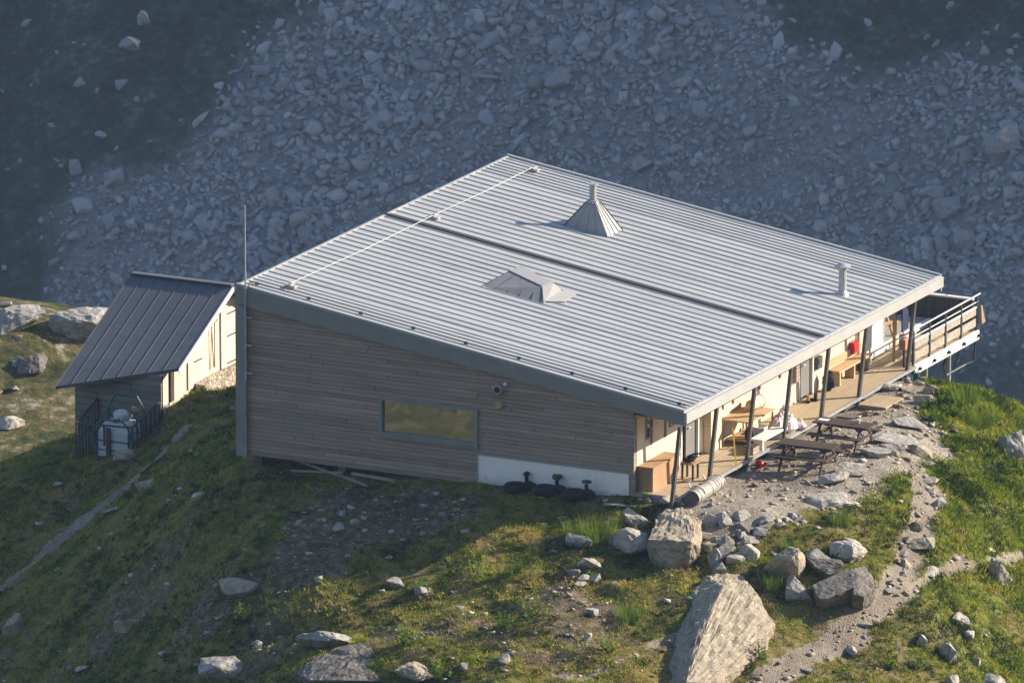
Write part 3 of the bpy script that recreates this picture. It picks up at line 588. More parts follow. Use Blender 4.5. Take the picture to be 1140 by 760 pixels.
# small stones, separate objects sharing a few meshes
protos = []
for i in range(14):
    bm = hull_rock(300+i, 10+i % 6, .7); roughen(bm, 1, .10, i, (.6, .6, .6)); me = bpy.data.meshes.new('stone'); bm.to_mesh(me); bm.free(); protos.append(me)
pal = {}
def stone(x, y, s, tone, lab, group):
    i = rnd.randrange(14)
    if (i, tone) not in pal:
        me = protos[i].copy(); me.materials.append(M['rock%d' % tone]); pal[(i, tone)] = me
    o = bpy.data.objects.new('stone', pal[(i, tone)]); COL.objects.link(o)
    f = rnd.uniform(.7, 1.3); o.scale = (s*.5*f, s*.5, s*.5*rnd.uniform(.7, 1.1)); o.location = (x, y, gz(x, y)+.10*s); o.rotation_euler = (0, 0, rnd.uniform(0, 6.28))
    tag(o, lab, 'stone', group)
def scatter_stones(n, rlo, rhi, glo, ghi, test, smin, smax, lab, group, tones):
    k = 0; tries = 0
    while k < n and tries < 4000:
        tries += 1; r = rnd.uniform(rlo, rhi); g = rnd.uniform(glo, ghi); y, p, b, l = [float(q[0]) for q in masks(np.array([r]), np.array([g]))]
        if poly_dist(np.array([r]), np.array([g]), HUT_RG)[0] < .3 or not test(y, p, b, l, r, g): continue
        x, yy = to_xy(r, g); s = smin+(smax-smin)*rnd.random()**2.2
        stone(x, yy, s, rnd.choice(tones), lab, group); k += 1
scatter_stones(45, -14, -5, -5.5, 4.5, lambda y, p, b, l, r, g: b > .3, .10, .28, 'small stone on the bare shaded slope below the hut', 'stones on the bare slope', (2, 2, 0, 3))
scatter_stones(34, -1, 7.5, -2, 13, lambda y, p, b, l, r, g: y > .2, .09, .26, 'small stone on the gravel yard beside the terrace', 'stones on the gravel yard', (0, 2, 2))
scatter_stones(34, 3, 8, -7, 5.5, lambda y, p, b, l, r, g: p > .3 and y < .5, .12, .38, 'small stone on the main path at the right', 'stones on the main path', (0, 2, 1))
scatter_stones(75, -.5, 4.2, -2.9, -.2, lambda y, p, b, l, r, g: .02 < y < .9, .18, .55, 'small stone on the rubble bank below the gravel yard', 'stones of the rubble bank', (0, 2, 2, 1))
scatter_stones(36, -5, 10, -8, 0, lambda y, p, b, l, r, g: y < .1 and p < .1, .08, .24, 'small stone in the sunlit turf below the hut', 'stones in the sunlit turf', (0, 0, 2, 1))
scatter_stones(32, -20, -8, -4, 18, lambda y, p, b, l, r, g: b < .4 and y < .1 and p < .2, .10, .26, 'small stone in the shaded grass at the left', 'stones in the shaded grass', (2, 1, 0))
for i in range(42):
    x, y = to_xy(rnd.uniform(-26, -17), rnd.uniform(53, 69)); stone(x, y, .2+.6*rnd.random()**2.5, rnd.choice((0, 2, 1)), 'small stone in the grass of the sunlit spur behind the shed', 'stones on the sunlit spur')
def gravel():
    pv = []
    for i in range(8):
        bm = hull_rock(1300+i, 8, .7); bm.verts.index_update(); pv.append((np.array([v.co[:] for v in bm.verts]), np.array([[v.index for v in f.verts] for f in bm.faces]))); bm.free()
    n = 60000; r = NP.uniform(-20, 12, n); g = NP.uniform(-9, 16, n); y, p, b, l = masks(r, g)
    dens = np.clip(.36*y+.55*p+.30*b+.05+1.2*np.clip(y*(1-y)*4, 0, 1)*.5, 0, 1)*(.35+1.6*np.clip(fbm(r, g, .9, 301, 3)+.3, 0, 1))
    k = (NP.random(n) < dens*.62) & (poly_dist(r, g, HUT_RG) > .02); r, g = r[k], g[k]; n = len(r); h = height(r, g); x, yy = to_xy(r, g)
    s = np.minimum(.022*(1+NP.pareto(1.9, n)), .11); vs = []; fs = []; tn = []; off = 0
    for i in range(n):
        q, f = pv[NP.integers(8)]; a = NP.uniform(0, 6.28); c, d = math.cos(a), math.sin(a); w = np.stack([(q[:, 0]*c-q[:, 1]*d)*s[i]*1.2+x[i], (q[:, 0]*d+q[:, 1]*c)*s[i]+yy[i], q[:, 2]*s[i]*.8+h[i]+.2*s[i]], 1)
        vs.append(w); fs.append(f+off); off += len(q); tn.append(np.full(len(q), NP.uniform(.3, 1.1)))
    o = np_mesh('gravel', np.concatenate(vs), np.concatenate(fs), M['chip'], {'tint': np.clip(np.concatenate(tn), 0, 1)}); tag(o, 'loose stone chips over the yard, paths and bare slopes', 'gravel', kind='stuff')
gravel()
# ---------------------------------------------------------------- talus across the valley
def talus():
    pv = []
    for i in range(22):
        bm = hull_rock(700+i, 10+i % 6, .7)
        if i % 2: roughen(bm, 1, .08, i, (1, 1, 1))
        bm.verts.ensure_lookup_table(); bm.verts.index_update()
        pv.append((np.array([v.co[:] for v in bm.verts]), np.array([[v.index for v in f.verts] for f in bm.faces]))); bm.free()
    n = 64000; r = NP.uniform(-58, 50, n); g = NP.uniform(292, 385, n); v = veg_mask(r, g)
    keep = NP.random(n) > v*.96; keep &= NP.random(n) < .98-.5*(v > .4); r, g = r[keep], g[keep]; n = len(r)
    clump = fbm(r, g, 8, 131, 3)
    s = .36*(1+NP.pareto(4.0, n))*np.clip(1+1.4*clump, .5, 1.7); s = np.minimum(s, 1.35); tint = np.clip(NP.normal(.46, .2, n)+.4*fbm(r, g, 6, 133, 3), 0, .85); tn = []
    h = height(r, g); x, y = to_xy(r, g); vs = []; fs = []; off = 0
    rot = NP.uniform(0, 6.28, n); pick = NP.integers(0, 22, n); st = NP.uniform(.7, 1.5, n); hz = NP.uniform(.6, 1.3, n)
    tx = NP.normal(.25, .3, n); ty = NP.normal(-.12, .3, n)
    for i in range(n):
        p, f = pv[pick[i]]; q = p*np.array([s[i]*.5*st[i], s[i]*.5, s[i]*.5*hz[i]])
        c, d = math.cos(rot[i]), math.sin(rot[i]); w = np.empty_like(q)
        w[:, 0] = q[:, 0]*c-q[:, 1]*d; w[:, 1] = q[:, 0]*d+q[:, 1]*c
        w[:, 2] = q[:, 2]+w[:, 0]*ty[i]+w[:, 1]*tx[i]+h[i]+.12*s[i]; w[:, 0] += x[i]; w[:, 1] += y[i]
        tn.append(np.full(len(p), tint[i])); vs.append(w); fs.append(f+off); off += len(p)
    o = np_mesh('talus', np.concatenate(vs), np.concatenate(fs), M['far_rock'], {'tint': np.concatenate(tn)}); tag(o, kind='stuff')
    o['label'] = 'grey talus of countless rocks on the shaded slope across the valley'; o['category'] = 'talus'
talus()
FARB = [(-30.7, 360.7, 2.4, 1.7, 0, 'pale tilted boulder alone on the dark turf high at the upper left'), (-34.1, 353.5, 1.5, 1.6, 2, 'grey pointed boulder on the left edge of the far talus'),
        (-31.6, 352.1, 2.4, 1.7, 2, 'broad split boulder where the dark turf meets the far talus'), (-29.8, 362.4, 1.3, 1.5, 2, 'rounded boulder above the pale tilted boulder on the far turf'),
        (-1.7, 348.3, 3.2, 1.9, 2, 'large flat topped boulder in the far talus straight above the roof corner'), (-4.4, 353.2, 1.6, 1., 2, 'boulder just above the large flat topped boulder in the far talus'),
        (3.9, 340.3, 2.2, 1.4, 2, 'grey boulder in the far talus just above the pyramid chimney'), (23.5, 331.2, 2.9, 1.6, 2, 'long boulder in the far talus to the right of the roof'),
        (27.2, 333.5, 3.6, 3.0, 2, 'biggest boulder of the far talus at the right edge of the photo'), (24.6, 328.1, 2.1, 1.5, 2, 'squat boulder in the far talus below the long boulder at the right'),
        (-20.6, 347.2, 1.7, .9, 0, 'pale oblong boulder in the far talus above the hut antenna'), (8.1, 342.8, 1.5, .9, 2, 'pale boulder in the far talus above the roof ridge on the right')]
for i, (r, g, w, h, tone, lab) in enumerate(FARB):
    x, y = to_xy(r, g)
    tag(rock_object('boulder', x, y, w*.7, w*.6, h*.85, 4, 800+i*5, rnd.uniform(-.4, .4), (.15, -.1), 2, .25), lab, 'boulder', 'boulders on the far talus')
# ---------------------------------------------------------------- the mountain hut
hut = thing('mountain_hut', 'long timber mountain hut under a single pitched pale zinc roof', 'mountain hut', (0, 0, 0))
RA, RB, RC, RD = Vector((-13.83, -.09, 4.97)), Vector((-.04, -.09, 2.915)), Vector((.04, 17.25, 2.89)), Vector((-14.0, 17.35, 4.99))
RLEN = 17.35
def Rp(s, t, dz=0.):
    t /= RLEN; p = (RA*(1-s)+RB*s)*(1-t)+(RD*(1-s)+RC*s)*t; return Vector((p.x, p.y, p.z+dz))
b = MB(); T = 24
for i in range(T):
    t0, t1 = RLEN*i/T, RLEN*(i+1)/T
    b.hexa([Rp(0, t0, -.07), Rp(1, t0, -.07), Rp(1, t1, -.07), Rp(0, t1, -.07)], [Rp(0, t0), Rp(1, t0), Rp(1, t1), Rp(0, t1)])
ribs = [.10]
while ribs[-1] < RLEN-.35:
    t = ribs[-1]; ribs.append(t+(.27 if t < 1.3 or t > RLEN-2.1 else .40))
rr = random.Random(5)
for t in ribs:
    t += rr.uniform(-.012, .012); hz_ = rr.uniform(.009, .015); b.bar(Rp(.004, t, hz_), Rp(.996, t+rr.uniform(-.01, .01), hz_), .024, .031)
for s0, s1 in ((0, .006), (.993, 1.)):
    b.bar(Rp((s0+s1)/2, .02, .012), Rp((s0+s1)/2, RLEN-.02, .012), .09, .03)
b.bar(Rp(0, .03, .03), Rp(1, .03, .03), .07, .07); b.bar(Rp(0, RLEN-.03, .03), Rp(1, RLEN-.03, .03), .07, .07)
roof = b.build('roof', 'zinc', hut)
b = MB(); b.bar(Rp(.001, 9.22, .035), Rp(.999, 9.22, .03), .10, .05); b.build('roof_flashing', 'flashing', hut)
# gable fascia, eave sheet, corner frame
b = MB(); b.prism([(-13.85, -.10, 4.955), (-.03, -.10, 2.905), (-.03, -.10, 2.54), (-13.85, -.10, 4.44)], (0, .075, 0))
b.build('fascia', 'fascia', hut)
b = MB(); b.hexa([(-.03, -.10, 2.60), (.05, -.10, 2.60), (.10, 17.27, 2.58), (.02, 17.27, 2.58)], [(-.03, -.10, 2.90), (.05, -.10, 2.905), (.10, 17.27, 2.88), (.02, 17.27, 2.875)])
b.build('eave_board', 'eave', hut)
b = MB(); b.box(-13.86, -13.53, -.10, -.03, .07, 4.437); b.build('corner_frame', 'fascia', hut)
b = MB(); b.hexa([(-14.0, 17.2, 4.4), (.05, 17.2, 2.45), (.05, 17.28, 2.45), (-14.0, 17.28, 4.4)], [(-14.0, 17.2, 4.9), (.05, 17.2, 2.85), (.05, 17.28, 2.85), (-14.0, 17.28, 4.9)]); b.build('rear_fascia', 'fascia', hut)
def ztop(x): return 4.93-(x+13.85)*(2.05/13.8)-.02
# gable wall with the long window let in
b = MB()
def wpoly(x0, x1, z0): b.prism([(x0, 0, z0), (x1, 0, z0), (x1, 0, ztop(x1)), (x0, 0, ztop(x0))], (0, .2, 0))
wpoly(-13.6, -9.35, .10); wpoly(-6.40, -1.6, .10); b.box(-9.35, -6.40, 0, .2, .10, 1.25); wpoly(-9.35, -6.40, 2.20)
b.build('gable_wall', 'old_wood', hut)
b = MB(); b.box(-1.72, -1.58, -.02, .12, .25, 2.6); b.build('corner_post', 'old_wood', hut)
win = MB()
for x0, x1, z0, z1 in ((-9.40, -9.31, 1.17, 2.26), (-6.44, -6.35, 1.17, 2.26), (-9.31, -6.44, 2.18, 2.26), (-9.31, -6.44, 1.17, 1.27)): win.box(x0, x1, -.05, .16, z0, z1)
wf = win.build('window', 'fascia', hut); b = MB(); b.box(-9.31, -6.44, .045, .07, 1.27, 2.18); b.build('window_pane', 'glass', wf)
b = MB(); b.box(-9.45, -6.30, -.09, -.052, 1.13, 1.17); b.build('window_sill', 'fascia', wf)
b = MB()
for i, (x0, x1) in enumerate(((-6.33, -5.0), (-4.995, -3.75), (-3.745, -2.72), (-2.715, -1.725))): b.box(x0, x1, -.035, -.002, -.1, .955)
b.build('plinth_panel', 'white_panel', hut)
b = MB(); b.box(-6.37, -6.335, -.05, -.002, -.1, .97); b.box(-6.335, -1.725, -.05, -.002, .958, .985); b.build('plinth_trim', 'galv', hut)
b = MB(); b.prism([(-13.8, 0.21, .1), (-13.8, 17.2, .1), (-13.8, 17.2, 4.85), (-13.8, .21, 4.85)], (.2, 0, 0)); b.prism([(-13.6, 17.0, .1), (-1.7, 17.0, .1), (-1.7, 17.0, 2.95), (-13.6, 17.0, 4.85)], (0, .18, 0))
b.build('rear_wall', 'old_wood', hut)
b = MB(); b.box(-13.55, -1.7, .22, 16.9, .12, .36); b.build('floor_slab', 'dark_in', hut)
for x, y in ((-13.35, .35), (-12.6, 1.6), (-10.8, .5), (-8.9, .8)):
    b = MB(); b.box(x-.11, x+.11, y-.11, y+.11, gz(x, y)-.3, .118); b.build('foundation_pile', 'steel' if x < -13 else 'concrete', hut)
b = MB(); b.box(-12.9, -9.2, 1.9, 2.1, -.7, .118); b.box(-13.5, -1.8, 16.6, 16.9, -3.5, .118); b.build('foundation_wall', 'rubble', hut)
# terrace wall: pieces between the two door openings
b = MB(); XW = -1.6
for y0, y1, z0, z1 in ((.12, 3.1, .3, 2.66), (3.1, 4.45, 2.45, 2.66), (4.45, 10.9, .3, 2.66), (10.9, 11.9, 2.45, 2.66), (11.9, 15.55, .3, 2.66)): b.box(XW-.18, XW, y0, y1, z0, z1)
b.build('terrace_wall', 'light_wood', hut)
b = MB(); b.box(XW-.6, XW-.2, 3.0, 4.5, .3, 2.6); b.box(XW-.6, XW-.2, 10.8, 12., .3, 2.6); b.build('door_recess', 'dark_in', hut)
for y0, y1 in ((3.5, 4.14), (11.2, 11.85)):
    b = MB(); b.box(XW-.12, XW-.06, y0, y1, .48, 2.44); d = b.build('door', 'door_grey', hut)
    b = MB(); b.tube([(XW-.06, y0+.08, 1.42), (XW+.0, y0+.08, 1.42), (XW+.0, y0+.18, 1.42)], .014, 6); b.build('door_handle', 'galv', d)
    for ya in (y1, 3.04 if y0 < 5 else 10.9): b = MB(); b.box(XW-.14, XW+.02, ya, ya+.065, .48, 2.44); b.build('door_frame', 'white', hut)
b = MB(); b.box(XW, XW+.22, 4.55, 5.25, .48, 2.5); b.build('wall_box', 'light_wood', hut)
for y in (1.1, 2.0, 5.75, 6.45, 8.2, 9.6):
    b = MB(); b.box(XW+.0, XW+.05, y-.03, y+.03, 1.55 if y < 3 else 1.45, 2.62); b.build('wall_batten', 'old_wood', hut)
for y0, y1 in ((.75, 1.0), (2.25, 2.9), (5.85, 6.35), (6.6, 7.2), (9.0, 9.5)):
    b = MB(); b.box(XW-.02, XW+.03, y0, y1, 1.75, 2.4); w = b.build('window', 'fascia', hut); b = MB(); b.box(XW+.031, XW+.035, y0+.05, y1-.05, 1.8, 2.35); b.build('window_pane', 'glass', w)
b = MB(); b.tube([(XW+.06, 14.95, .5), (XW+.06, 14.95, 2.5)], .045, 8); b.build('drainpipe', 'pole_wood', hut)
b = MB(); b.box(XW, XW+.15, 14.40, 14.78, 1.05, 1.38); ab = b.build('alarm_box', 'red', hut); b = MB(); b.box(XW+.15, XW+.16, 14.45, 14.73, 1.1, 1.33); b.build('alarm_box_lid', 'red', ab)
b = MB(); b.box(XW, XW+.12, 12.0, 12.3, 1.15, 1.5); b.box(XW+.12, XW+.14, 12.03, 12.27, 1.3, 1.45); b.build('meter_box', 'steel', hut)
b = MB(); b.box(XW, XW+.1, 10.55, 10.8, 1.1, 1.6); b.build('notice_board', 'old_wood', hut)
b = MB(); b.box(XW-.05, XW+.03, 15.6, 16.75, .55, 2.3); b.build('white_screen', 'white', hut)
b = MB(); b.box(-1.58, -.05, .02, 17.1, 2.60, 2.64); b.build('soffit', 'tan_wood', hut)
# posts leaning out to the eave
for y in (-.38, 2.0, 4.48, 6.93, 9.48, 12.09, 15.5):
    b = MB(); b.bar((-.27, y, .24), (-.02, y, 2.58), .09, .12, (0, 1, 0)); c = b.build('column', 'steel', hut)
    b = MB(); b.box(-.38, -.16, y-.12, y+.12, .2, .255); b.build('base_plate', 'galv', c)
# deck
b = MB()
for i in range(10): b.box(-1.58+i*.133, -1.58+i*.133+.125, .03, 16.0, .42, .465)
deck = b.build('deck', 'deck_wood', hut)
b = MB(); b.box(-.245, -.16, -.02, 16.0, .395, .47); b.build('edge_beam', 'galv', deck)
b = MB(); b.box(-1.6, -.25, -.03, .025, .28, .46); b.build('end_beam', 'old_wood', deck)
b = MB()
for i in range(12): b.box(-1.5, -.25, .3+i*1.35, .4+i*1.35, .22, .418)
b.build('joist', 'dark_in', deck)
# far terrace, railing and parapet
b = MB()
for i in range(33): b.box(-6., -.3, 16.003+i*.14, 16.003+i*.14+.13, .40, .462)
ter = b.build('terrace', 'deck_wood', hut)
b = MB(); b.box(-.30, -.22, 16.05, 20.7, .20, .47); b.build('edge_beam', 'white', ter)
b = MB(); b.box(-6., -1.66, 16.9, 20.3, .466, .76); st = b.build('terrace_step', 'concrete', ter); b = MB(); b.box(-1.66, -1.58, 15.9, 20.3, .60, .77); b.box(-1.66, -1.58, 15.9, 15.98, .466, .60); b.build('step_edge', 'white', ter)
for y in (16.3, 17.35, 18.4, 19.5, 20.6):
    b = MB(); b.tube([(-.36, y, .33), (-.14, y, .33)], .05, 10); b.build('beam_end', 'dark_in', ter)
rail = MB(); rail.tube([(-.3, 15.75, 1.52), (-.3, 20.9, 1.52)], .028, 8); rail.tube([(-.3, 15.9, 1.32), (-.3, 20.75, 1.32)], .02, 8)
rl = rail.build('railing', 'galv', hut)
for y in (16.05, 17.2, 18.35, 19.5, 20.65):
    b = MB(); b.box(-.33, -.27, y-.03, y+.03, .22, 1.5); b.build('railing_post', 'rail_dark', rl)
for i, y in enumerate((16.05, 17.2, 18.35, 19.5)):
    b = MB(); b.box(-.30, -.28, y+.08, y+1.07, .94, 1.12); b.box(-.30, -.28, y+.08, y+1.07, .60, .84); b.build('infill_panel', 'pole_wood', rl)
    b = MB(); b.box(-.305, -.272, y+.06, y+1.09, 1.145, 1.20); b.build('infill_rail', 'white', rl)
b = MB(); b.box(-6., -.36, 20.5, 20.58, .47, 1.40); pp = b.build('parapet', 'grey_board', hut)
b = MB(); b.box(-6., -.34, 20.46, 20.62, 1.402, 1.45); b.build('parapet_cap', 'white', pp)
b = MB(); b.tube([(-6., 20.54, 1.62), (-.36, 20.54, 1.62)], .015, 6)
for x in (-4.6, -2.9, -1.2): b.tube([(x, 20.54, 1.45), (x, 20.54, 1.64)], .018, 6)
b.build('wire_rail', 'rail_dark', pp)
b = MB(); b.tube([(-.3, 20.6, .2), (-.35, 20.6, -.45), (-.5, 20.3, -.52), (-.5, 18.9, -.52), (-.4, 18.5, -.1), (-.3, 18.5, .2)], .035, 6); b.tube([(-.5, 19.5, -.5), (-.3, 19.5, .2)], .025, 6); b.build('under_frame', 'rail_dark', ter)
for x, y in ((-.4, 16.0), (-3, 16.4), (-1.0, 18.6), (-4.5, 18.6), (-1.0, 20.3), (-4.5, 20.3)):
    b = MB(); b.tube([(x, y, gz(x, y)-.3), (x, y, .4)], .05 if y < 16.2 else .06, 8); b.build('support_leg', 'galv', ter)
b = MB(); b.tube([(-.05, 15.75, gz(-.05, 15.75)-.3), (-.05, 15.75, .35)], .09, 10); b.build('drain_pipe', 'green_tube', ter)
# on the roof
def hood():
    c = Rp(.345, 13.10); b = MB(); tp = .14
    lo = [(c.x-.70, c.y-.50), (c.x+.73, c.y-.50), (c.x+.73, c.y+.52), (c.x-.70, c.y+.52)]
    def rz(x): return 2.90+(-.04-x)*(RA.z-RB.z)/13.8
    top = [(c.x-tp, c.y-tp), (c.x+tp, c.y-tp), (c.x+tp, c.y+tp), (c.x-tp, c.y+tp)]; zt = c.z+.78
    L = [(x, y, rz(x)-.02) for x, y in lo]; U = [(x, y, zt) for x, y in top]; b.hexa(L, U)
    for i in range(4):
        for f in (0, .25, .5, .75, 1.):
            p = Vector(L[i]).lerp(Vector(L[(i+1) % 4]), f); q = Vector(U[i]).lerp(Vector(U[(i+1) % 4]), f); b.bar(p, q, .03, .05)
    h = b.build('chimney_hood', 'hood', hut)
    b = MB(); b.tube([(c.x, c.y, zt-.02), (c.x, c.y, zt+.05)], .17, 14); b.tube([(c.x, c.y, zt), (c.x, c.y, zt+.46)], .105, 14); b.build('chimney_pipe', 'hood', h)
    b = MB(); b.tube([(c.x, c.y, zt+.50), (c.x, c.y, zt+.54)], .16, 16); b.tube([(c.x, c.y, zt+.46), (c.x, c.y, zt+.50)], .10, 8); b.build('chimney_cap', 'galv', h)
hood()
c = Rp(.905, 13.35); b = MB(); b.tube([(c.x, c.y, c.z-.05), (c.x, c.y, c.z+.12)], [.2, .13], 14); b.tube([(c.x, c.y, c.z), (c.x, c.y, c.z+.78)], .115, 14); f = b.build('flue_pipe', 'galv', hut)
b = MB(); b.tube([(c.x, c.y, c.z+.80), (c.x, c.y, c.z+.84), (c.x, c.y, c.z+.92)], [.24, .24, .06], 14); b.tube([(c.x, c.y, c.z+.78), (c.x, c.y, c.z+.80)], .09, 8); b.build('flue_cap', 'galv', f)
# low hipped roof light
def light_box():
    def rz(x): return 2.905+(-.04-x)*(RA.z-RB.z)/13.8
    lo = [(-8.97, 5.38), (-6.97, 5.37), (-7.1, 6.95), (-8.97, 7.9)]; up = [(-8.62, 6.55), (-7.33, 6.02), (-7.25, 6.62), (-8.6, 7.2)]
    b = MB(); b.hexa([(x, y, rz(x)-.03) for x, y in lo], [(x, y, rz(x)+.28) for x, y in up]); d = b.build('roof_light', 'light_box', hut)
    b = MB()
    for i in range(6):
        f = i/5; p = Vector((lo[0][0], lo[0][1], rz(lo[0][0]))).lerp(Vector((lo[1][0], lo[1][1], rz(lo[1][0]))), f); q = Vector((up[0][0], up[0][1], rz(up[0][0])+.28)).lerp(Vector((up[1][0], up[1][1], rz(up[1][0])+.28)), f); b.bar(p, q, .02, .02)
    b.build('roof_light_seam', 'flashing', d)
    b = MB(); k = [(x+(-7.95-x)*.03, y+(6.6-y)*.03) for x, y in up]; b.hexa([(x, y, rz(x)+.282) for x, y in k], [(x, y, rz(x)+.31) for x, y in k]); b.build('roof_light_cover', 'hood', d)
    b = MB(); b.hexa([(-7.1, 5.5, rz(-7.1)+.036), (-6.6, 6.0, rz(-6.6)+.036), (-6.7, 7.0, rz(-6.7)+.036), (-7.1, 7.0, rz(-7.1)+.036)], [(-7.1, 5.5, rz(-7.1)+.05), (-6.6, 6.0, rz(-6.6)+.05), (-6.7, 7.0, rz(-6.7)+.05), (-7.1, 7.0, rz(-7.1)+.05)]); b.build('apron', 'eave', d)
light_box()
b = MB(); p, q, s = Rp(.087, 1.0, .14), Rp(.087, 10.0, .13), Rp(.087, 16.6, .14); b.tube([p, Rp(.087, 5.5, .10), q, Rp(.087, 13.3, .10), s], .007, 6); cab = b.build('safety_cable', 'white', hut)
for t in (1.0, 10.0, 16.6):
    a = Rp(.087, t, .05); b = MB(); b.box(a.x-.17, a.x+.17, a.y-.09, a.y+.09, a.z-.02, a.z+.03); b.tube([(a.x, a.y, a.z), (a.x, a.y, a.z+.12)], .05, 8); b.box(a.x-.07, a.x+.07, a.y-.14, a.y+.14, a.z+.05, a.z+.08); b.build('cable_anchor', 'eave', cab)
b = MB(); b.tube([Rp(.02, .5, .06), Rp(.5, .45, .06), Rp(.99, .42, .06)], .014, 6)
for i in range(9): a = Rp(.03+.118*i, .46, .05); b.box(a.x-.05, a.x+.05, a.y-.03, a.y+.03, a.z-.04, a.z+.04)
b.build('lightning_cable', 'flashing', hut)
b = MB(); b.tube([(-13.50, -.16, 2.3), (-13.50, -.16, 5.2), (-13.50, -.16, 7.3)], [.03, .024, .016], 8)
for z in (2.5, 3.3, 4.1): b.box(-13.52, -13.30, -.17, -.102, z-.02, z+.02)
b.build('antenna', 'galv', hut)
b = MB(); b.tube([(-13.4, -.13, 4.9), (-13.38, -.2, 5.05), (-13.36, -.12, 5.12), (-13.34, .1, 4.98)], .012, 6); b.build('antenna_cable', 'flashing', hut)
b = MB(); b.tube([(-5.69, .02, 2.92), (-5.69, -.16, 2.92)], [.15, .13], 14); l = b.build('wall_lamp', 'galv', hut); b = MB(); b.tube([(-5.69, -.155, 2.92), (-5.69, -.19, 2.92)], .085, 12); b.build('lamp_glass', 'dark_in', l)
b = MB(); b.tube([(-5.69, .02, 2.46), (-5.69, -.10, 2.46)], [.13, .10], 12); b.build('vent', 'tan_wood', hut)
b = MB(); b.blob((-5.48, -.06, 3.08), .06, .06, .06, 3, .05); b.build('sensor', 'white', hut)
# ---------------------------------------------------------------- the shed behind
SX = (-24.9, -22.0); SY = (10.53, 17.9)
shed = thing('shed', 'small gabled shed with a dark seamed roof behind the left end of the hut', 'shed', (-23.4, 14.2, -2.6))
rl_, rr_, er_, el_ = Vector((-24.97, 14.25, .90)), Vector((-21.58, 14.25, .90)), Vector((-21.58, 10.82, -.84)), Vector((-25.0, 9.54, -1.48))
b = MB(); dn = Vector((0, 0, -.09)); b.hexa([rl_+dn, rr_+dn, er_+dn, el_+dn], [rl_, rr_, er_, el_])
for i in range(9):
    f = i/8; p = el_.lerp(er_, f); q = rl_.lerp(rr_, f); b.bar(p+Vector((0, 0, .006)), q+Vector((0, 0, .003)), .022, .018)
b.bar(rl_+Vector((0, .0, .03)), rr_+Vector((0, .0, .03)), .22, .04)
b.hexa([rl_+dn+Vector((0, .01, 0)), rr_+dn+Vector((0, .01, 0)), (-21.58, 18.3, -1.3), (-25., 18.3, -1.3)], [rl_+Vector((0, .01, 0)), rr_+Vector((0, .01, 0)), (-21.58, 18.3, -1.2), (-25., 18.3, -1.2)])
b.build('roof', 'dark_zinc', shed, True)
b = MB(); b.bar(er_+Vector((.02, 0, -.10)), rr_+Vector((.02, 0, -.10)), .03, .15); b.build('verge_board', 'white', shed, True)
def sz(y): return min(.90-.507*(14.25-y), .90-.507*(y-14.25))-.11
pts = [(10.55, -3.9), (17.9, -4.6), (17.9, sz(17.9)), (14.25, sz(14.25)), (10.55, sz(10.55))]
b = MB(); b.prism([(-22.12, y, z) for y, z in pts], (.12, 0, 0)); b.build('side_wall', 'cream_wood', shed, True)
b = MB(); b.prism([(-24.9, y, z) for y, z in pts], (.12, 0, 0)); b.build('side_wall', 'shed_wood', shed, True)
b = MB(); b.prism([(-24.9, 10.50, -4.1), (-22.0, 10.50, -4.1), (-22.0, 10.50, -1.05), (-24.9, 10.50, -1.05)], (0, .12, 0)); b.build('front_wall', 'shed_wood', shed, True)
b = MB(); b.box(-24.9, -22, 17.8, 17.92, -5, -1.2); b.build('rear_wall', 'shed_wood', shed, True)
b = MB(); b.box(-22.0, -21.93, 12.85, 17.9, -4.8, -1.72); b.build('stone_base', 'rubble', shed, True)
for y0, y1, z0, z1 in ((12.12, 13.0, -1.85, -.35), (14.2, 15.2, -1.70, .1)):
    b = MB(); b.box(-21.99, -21.95, y0, y1, z0, z1); d = b.build('door', 'cream_wood', shed, True)
    for k in (.06, .52, .9): zz = z0+(z1-z0)*k; b = MB(); b.box(1.452, 1.465, y0+.35-14.2, y1-.02-14.2, zz-.02+2.6, zz+.02+2.6); b.build('hinge', 'rail_dark', d)
b = MB(); b.box(-21.99, -21.94, 11.0, 11.22, -1.95, -.9); b.build('door_post', 'brown_wood', shed, True)
b = MB(); b.box(-21.97, -21.6, 12.5, 12.8, -2.3, -1.75); b.build('stone_step', 'rubble', shed, True)
b = MB(); b.tube([(-21.93, 13.55, -.2), (-21.9, 13.62, -1.5)], .018, 6); b.tube([(-21.93, 13.75, -.15), (-21.9, 13.68, -1.5)], .018, 6); b.tube([(-21.93, 13.4, -.15), (-21.93, 13.9, -.1)], .04, 6); b.build('hanging_tool', 'old_wood', shed, True)
# ---------------------------------------------------------------- things round the shed
fz = lambda x, y: gz(x, y)
fence = thing('metal_fence', 'dark metal railing on three sides of the water tank by the shed', 'fence', (-23.0, 8.8, fz(-23.0, 8.8)))
run = [(-24.12, 10.46, -1.98), (-23.92, 8.8, -2.3), (-22.05, 8.8, -2.22), (-22.03, 10.46, -1.82)]
b = MB()
for p, q in zip(run[:-1], run[1:]): b.bar(p, q, .05, .05)
b.build('top_rail', 'rail_dark', fence, True)
for (p, q, n) in ((run[0], run[1], 8), (run[3], run[2], 7), (run[1], run[2], 3)):
    for i in range(n):
        if n == 3 and i != 1: continue
        f = i/(n-1); x, y, z = [p[k]+(q[k]-p[k])*f for k in range(3)]
        b = MB(); b.bar((x, y, fz(x, y)-.2 if n > 3 else z-.62), (x, y, z-.026), .05, .05, (0, 1, 0)); b.build('fence_post', 'rail_dark', fence, True)
for p, q, d in ((run[2], run[3], .55), (run[0], run[1], .6)):
    b = MB(); b.bar((p[0], p[1], p[2]-d), (q[0], q[1], q[2]-d), .04, .04); b.build('mid_rail', 'rail_dark', fence, True)
tx, ty = -22.9, 9.62; z0 = -3.42
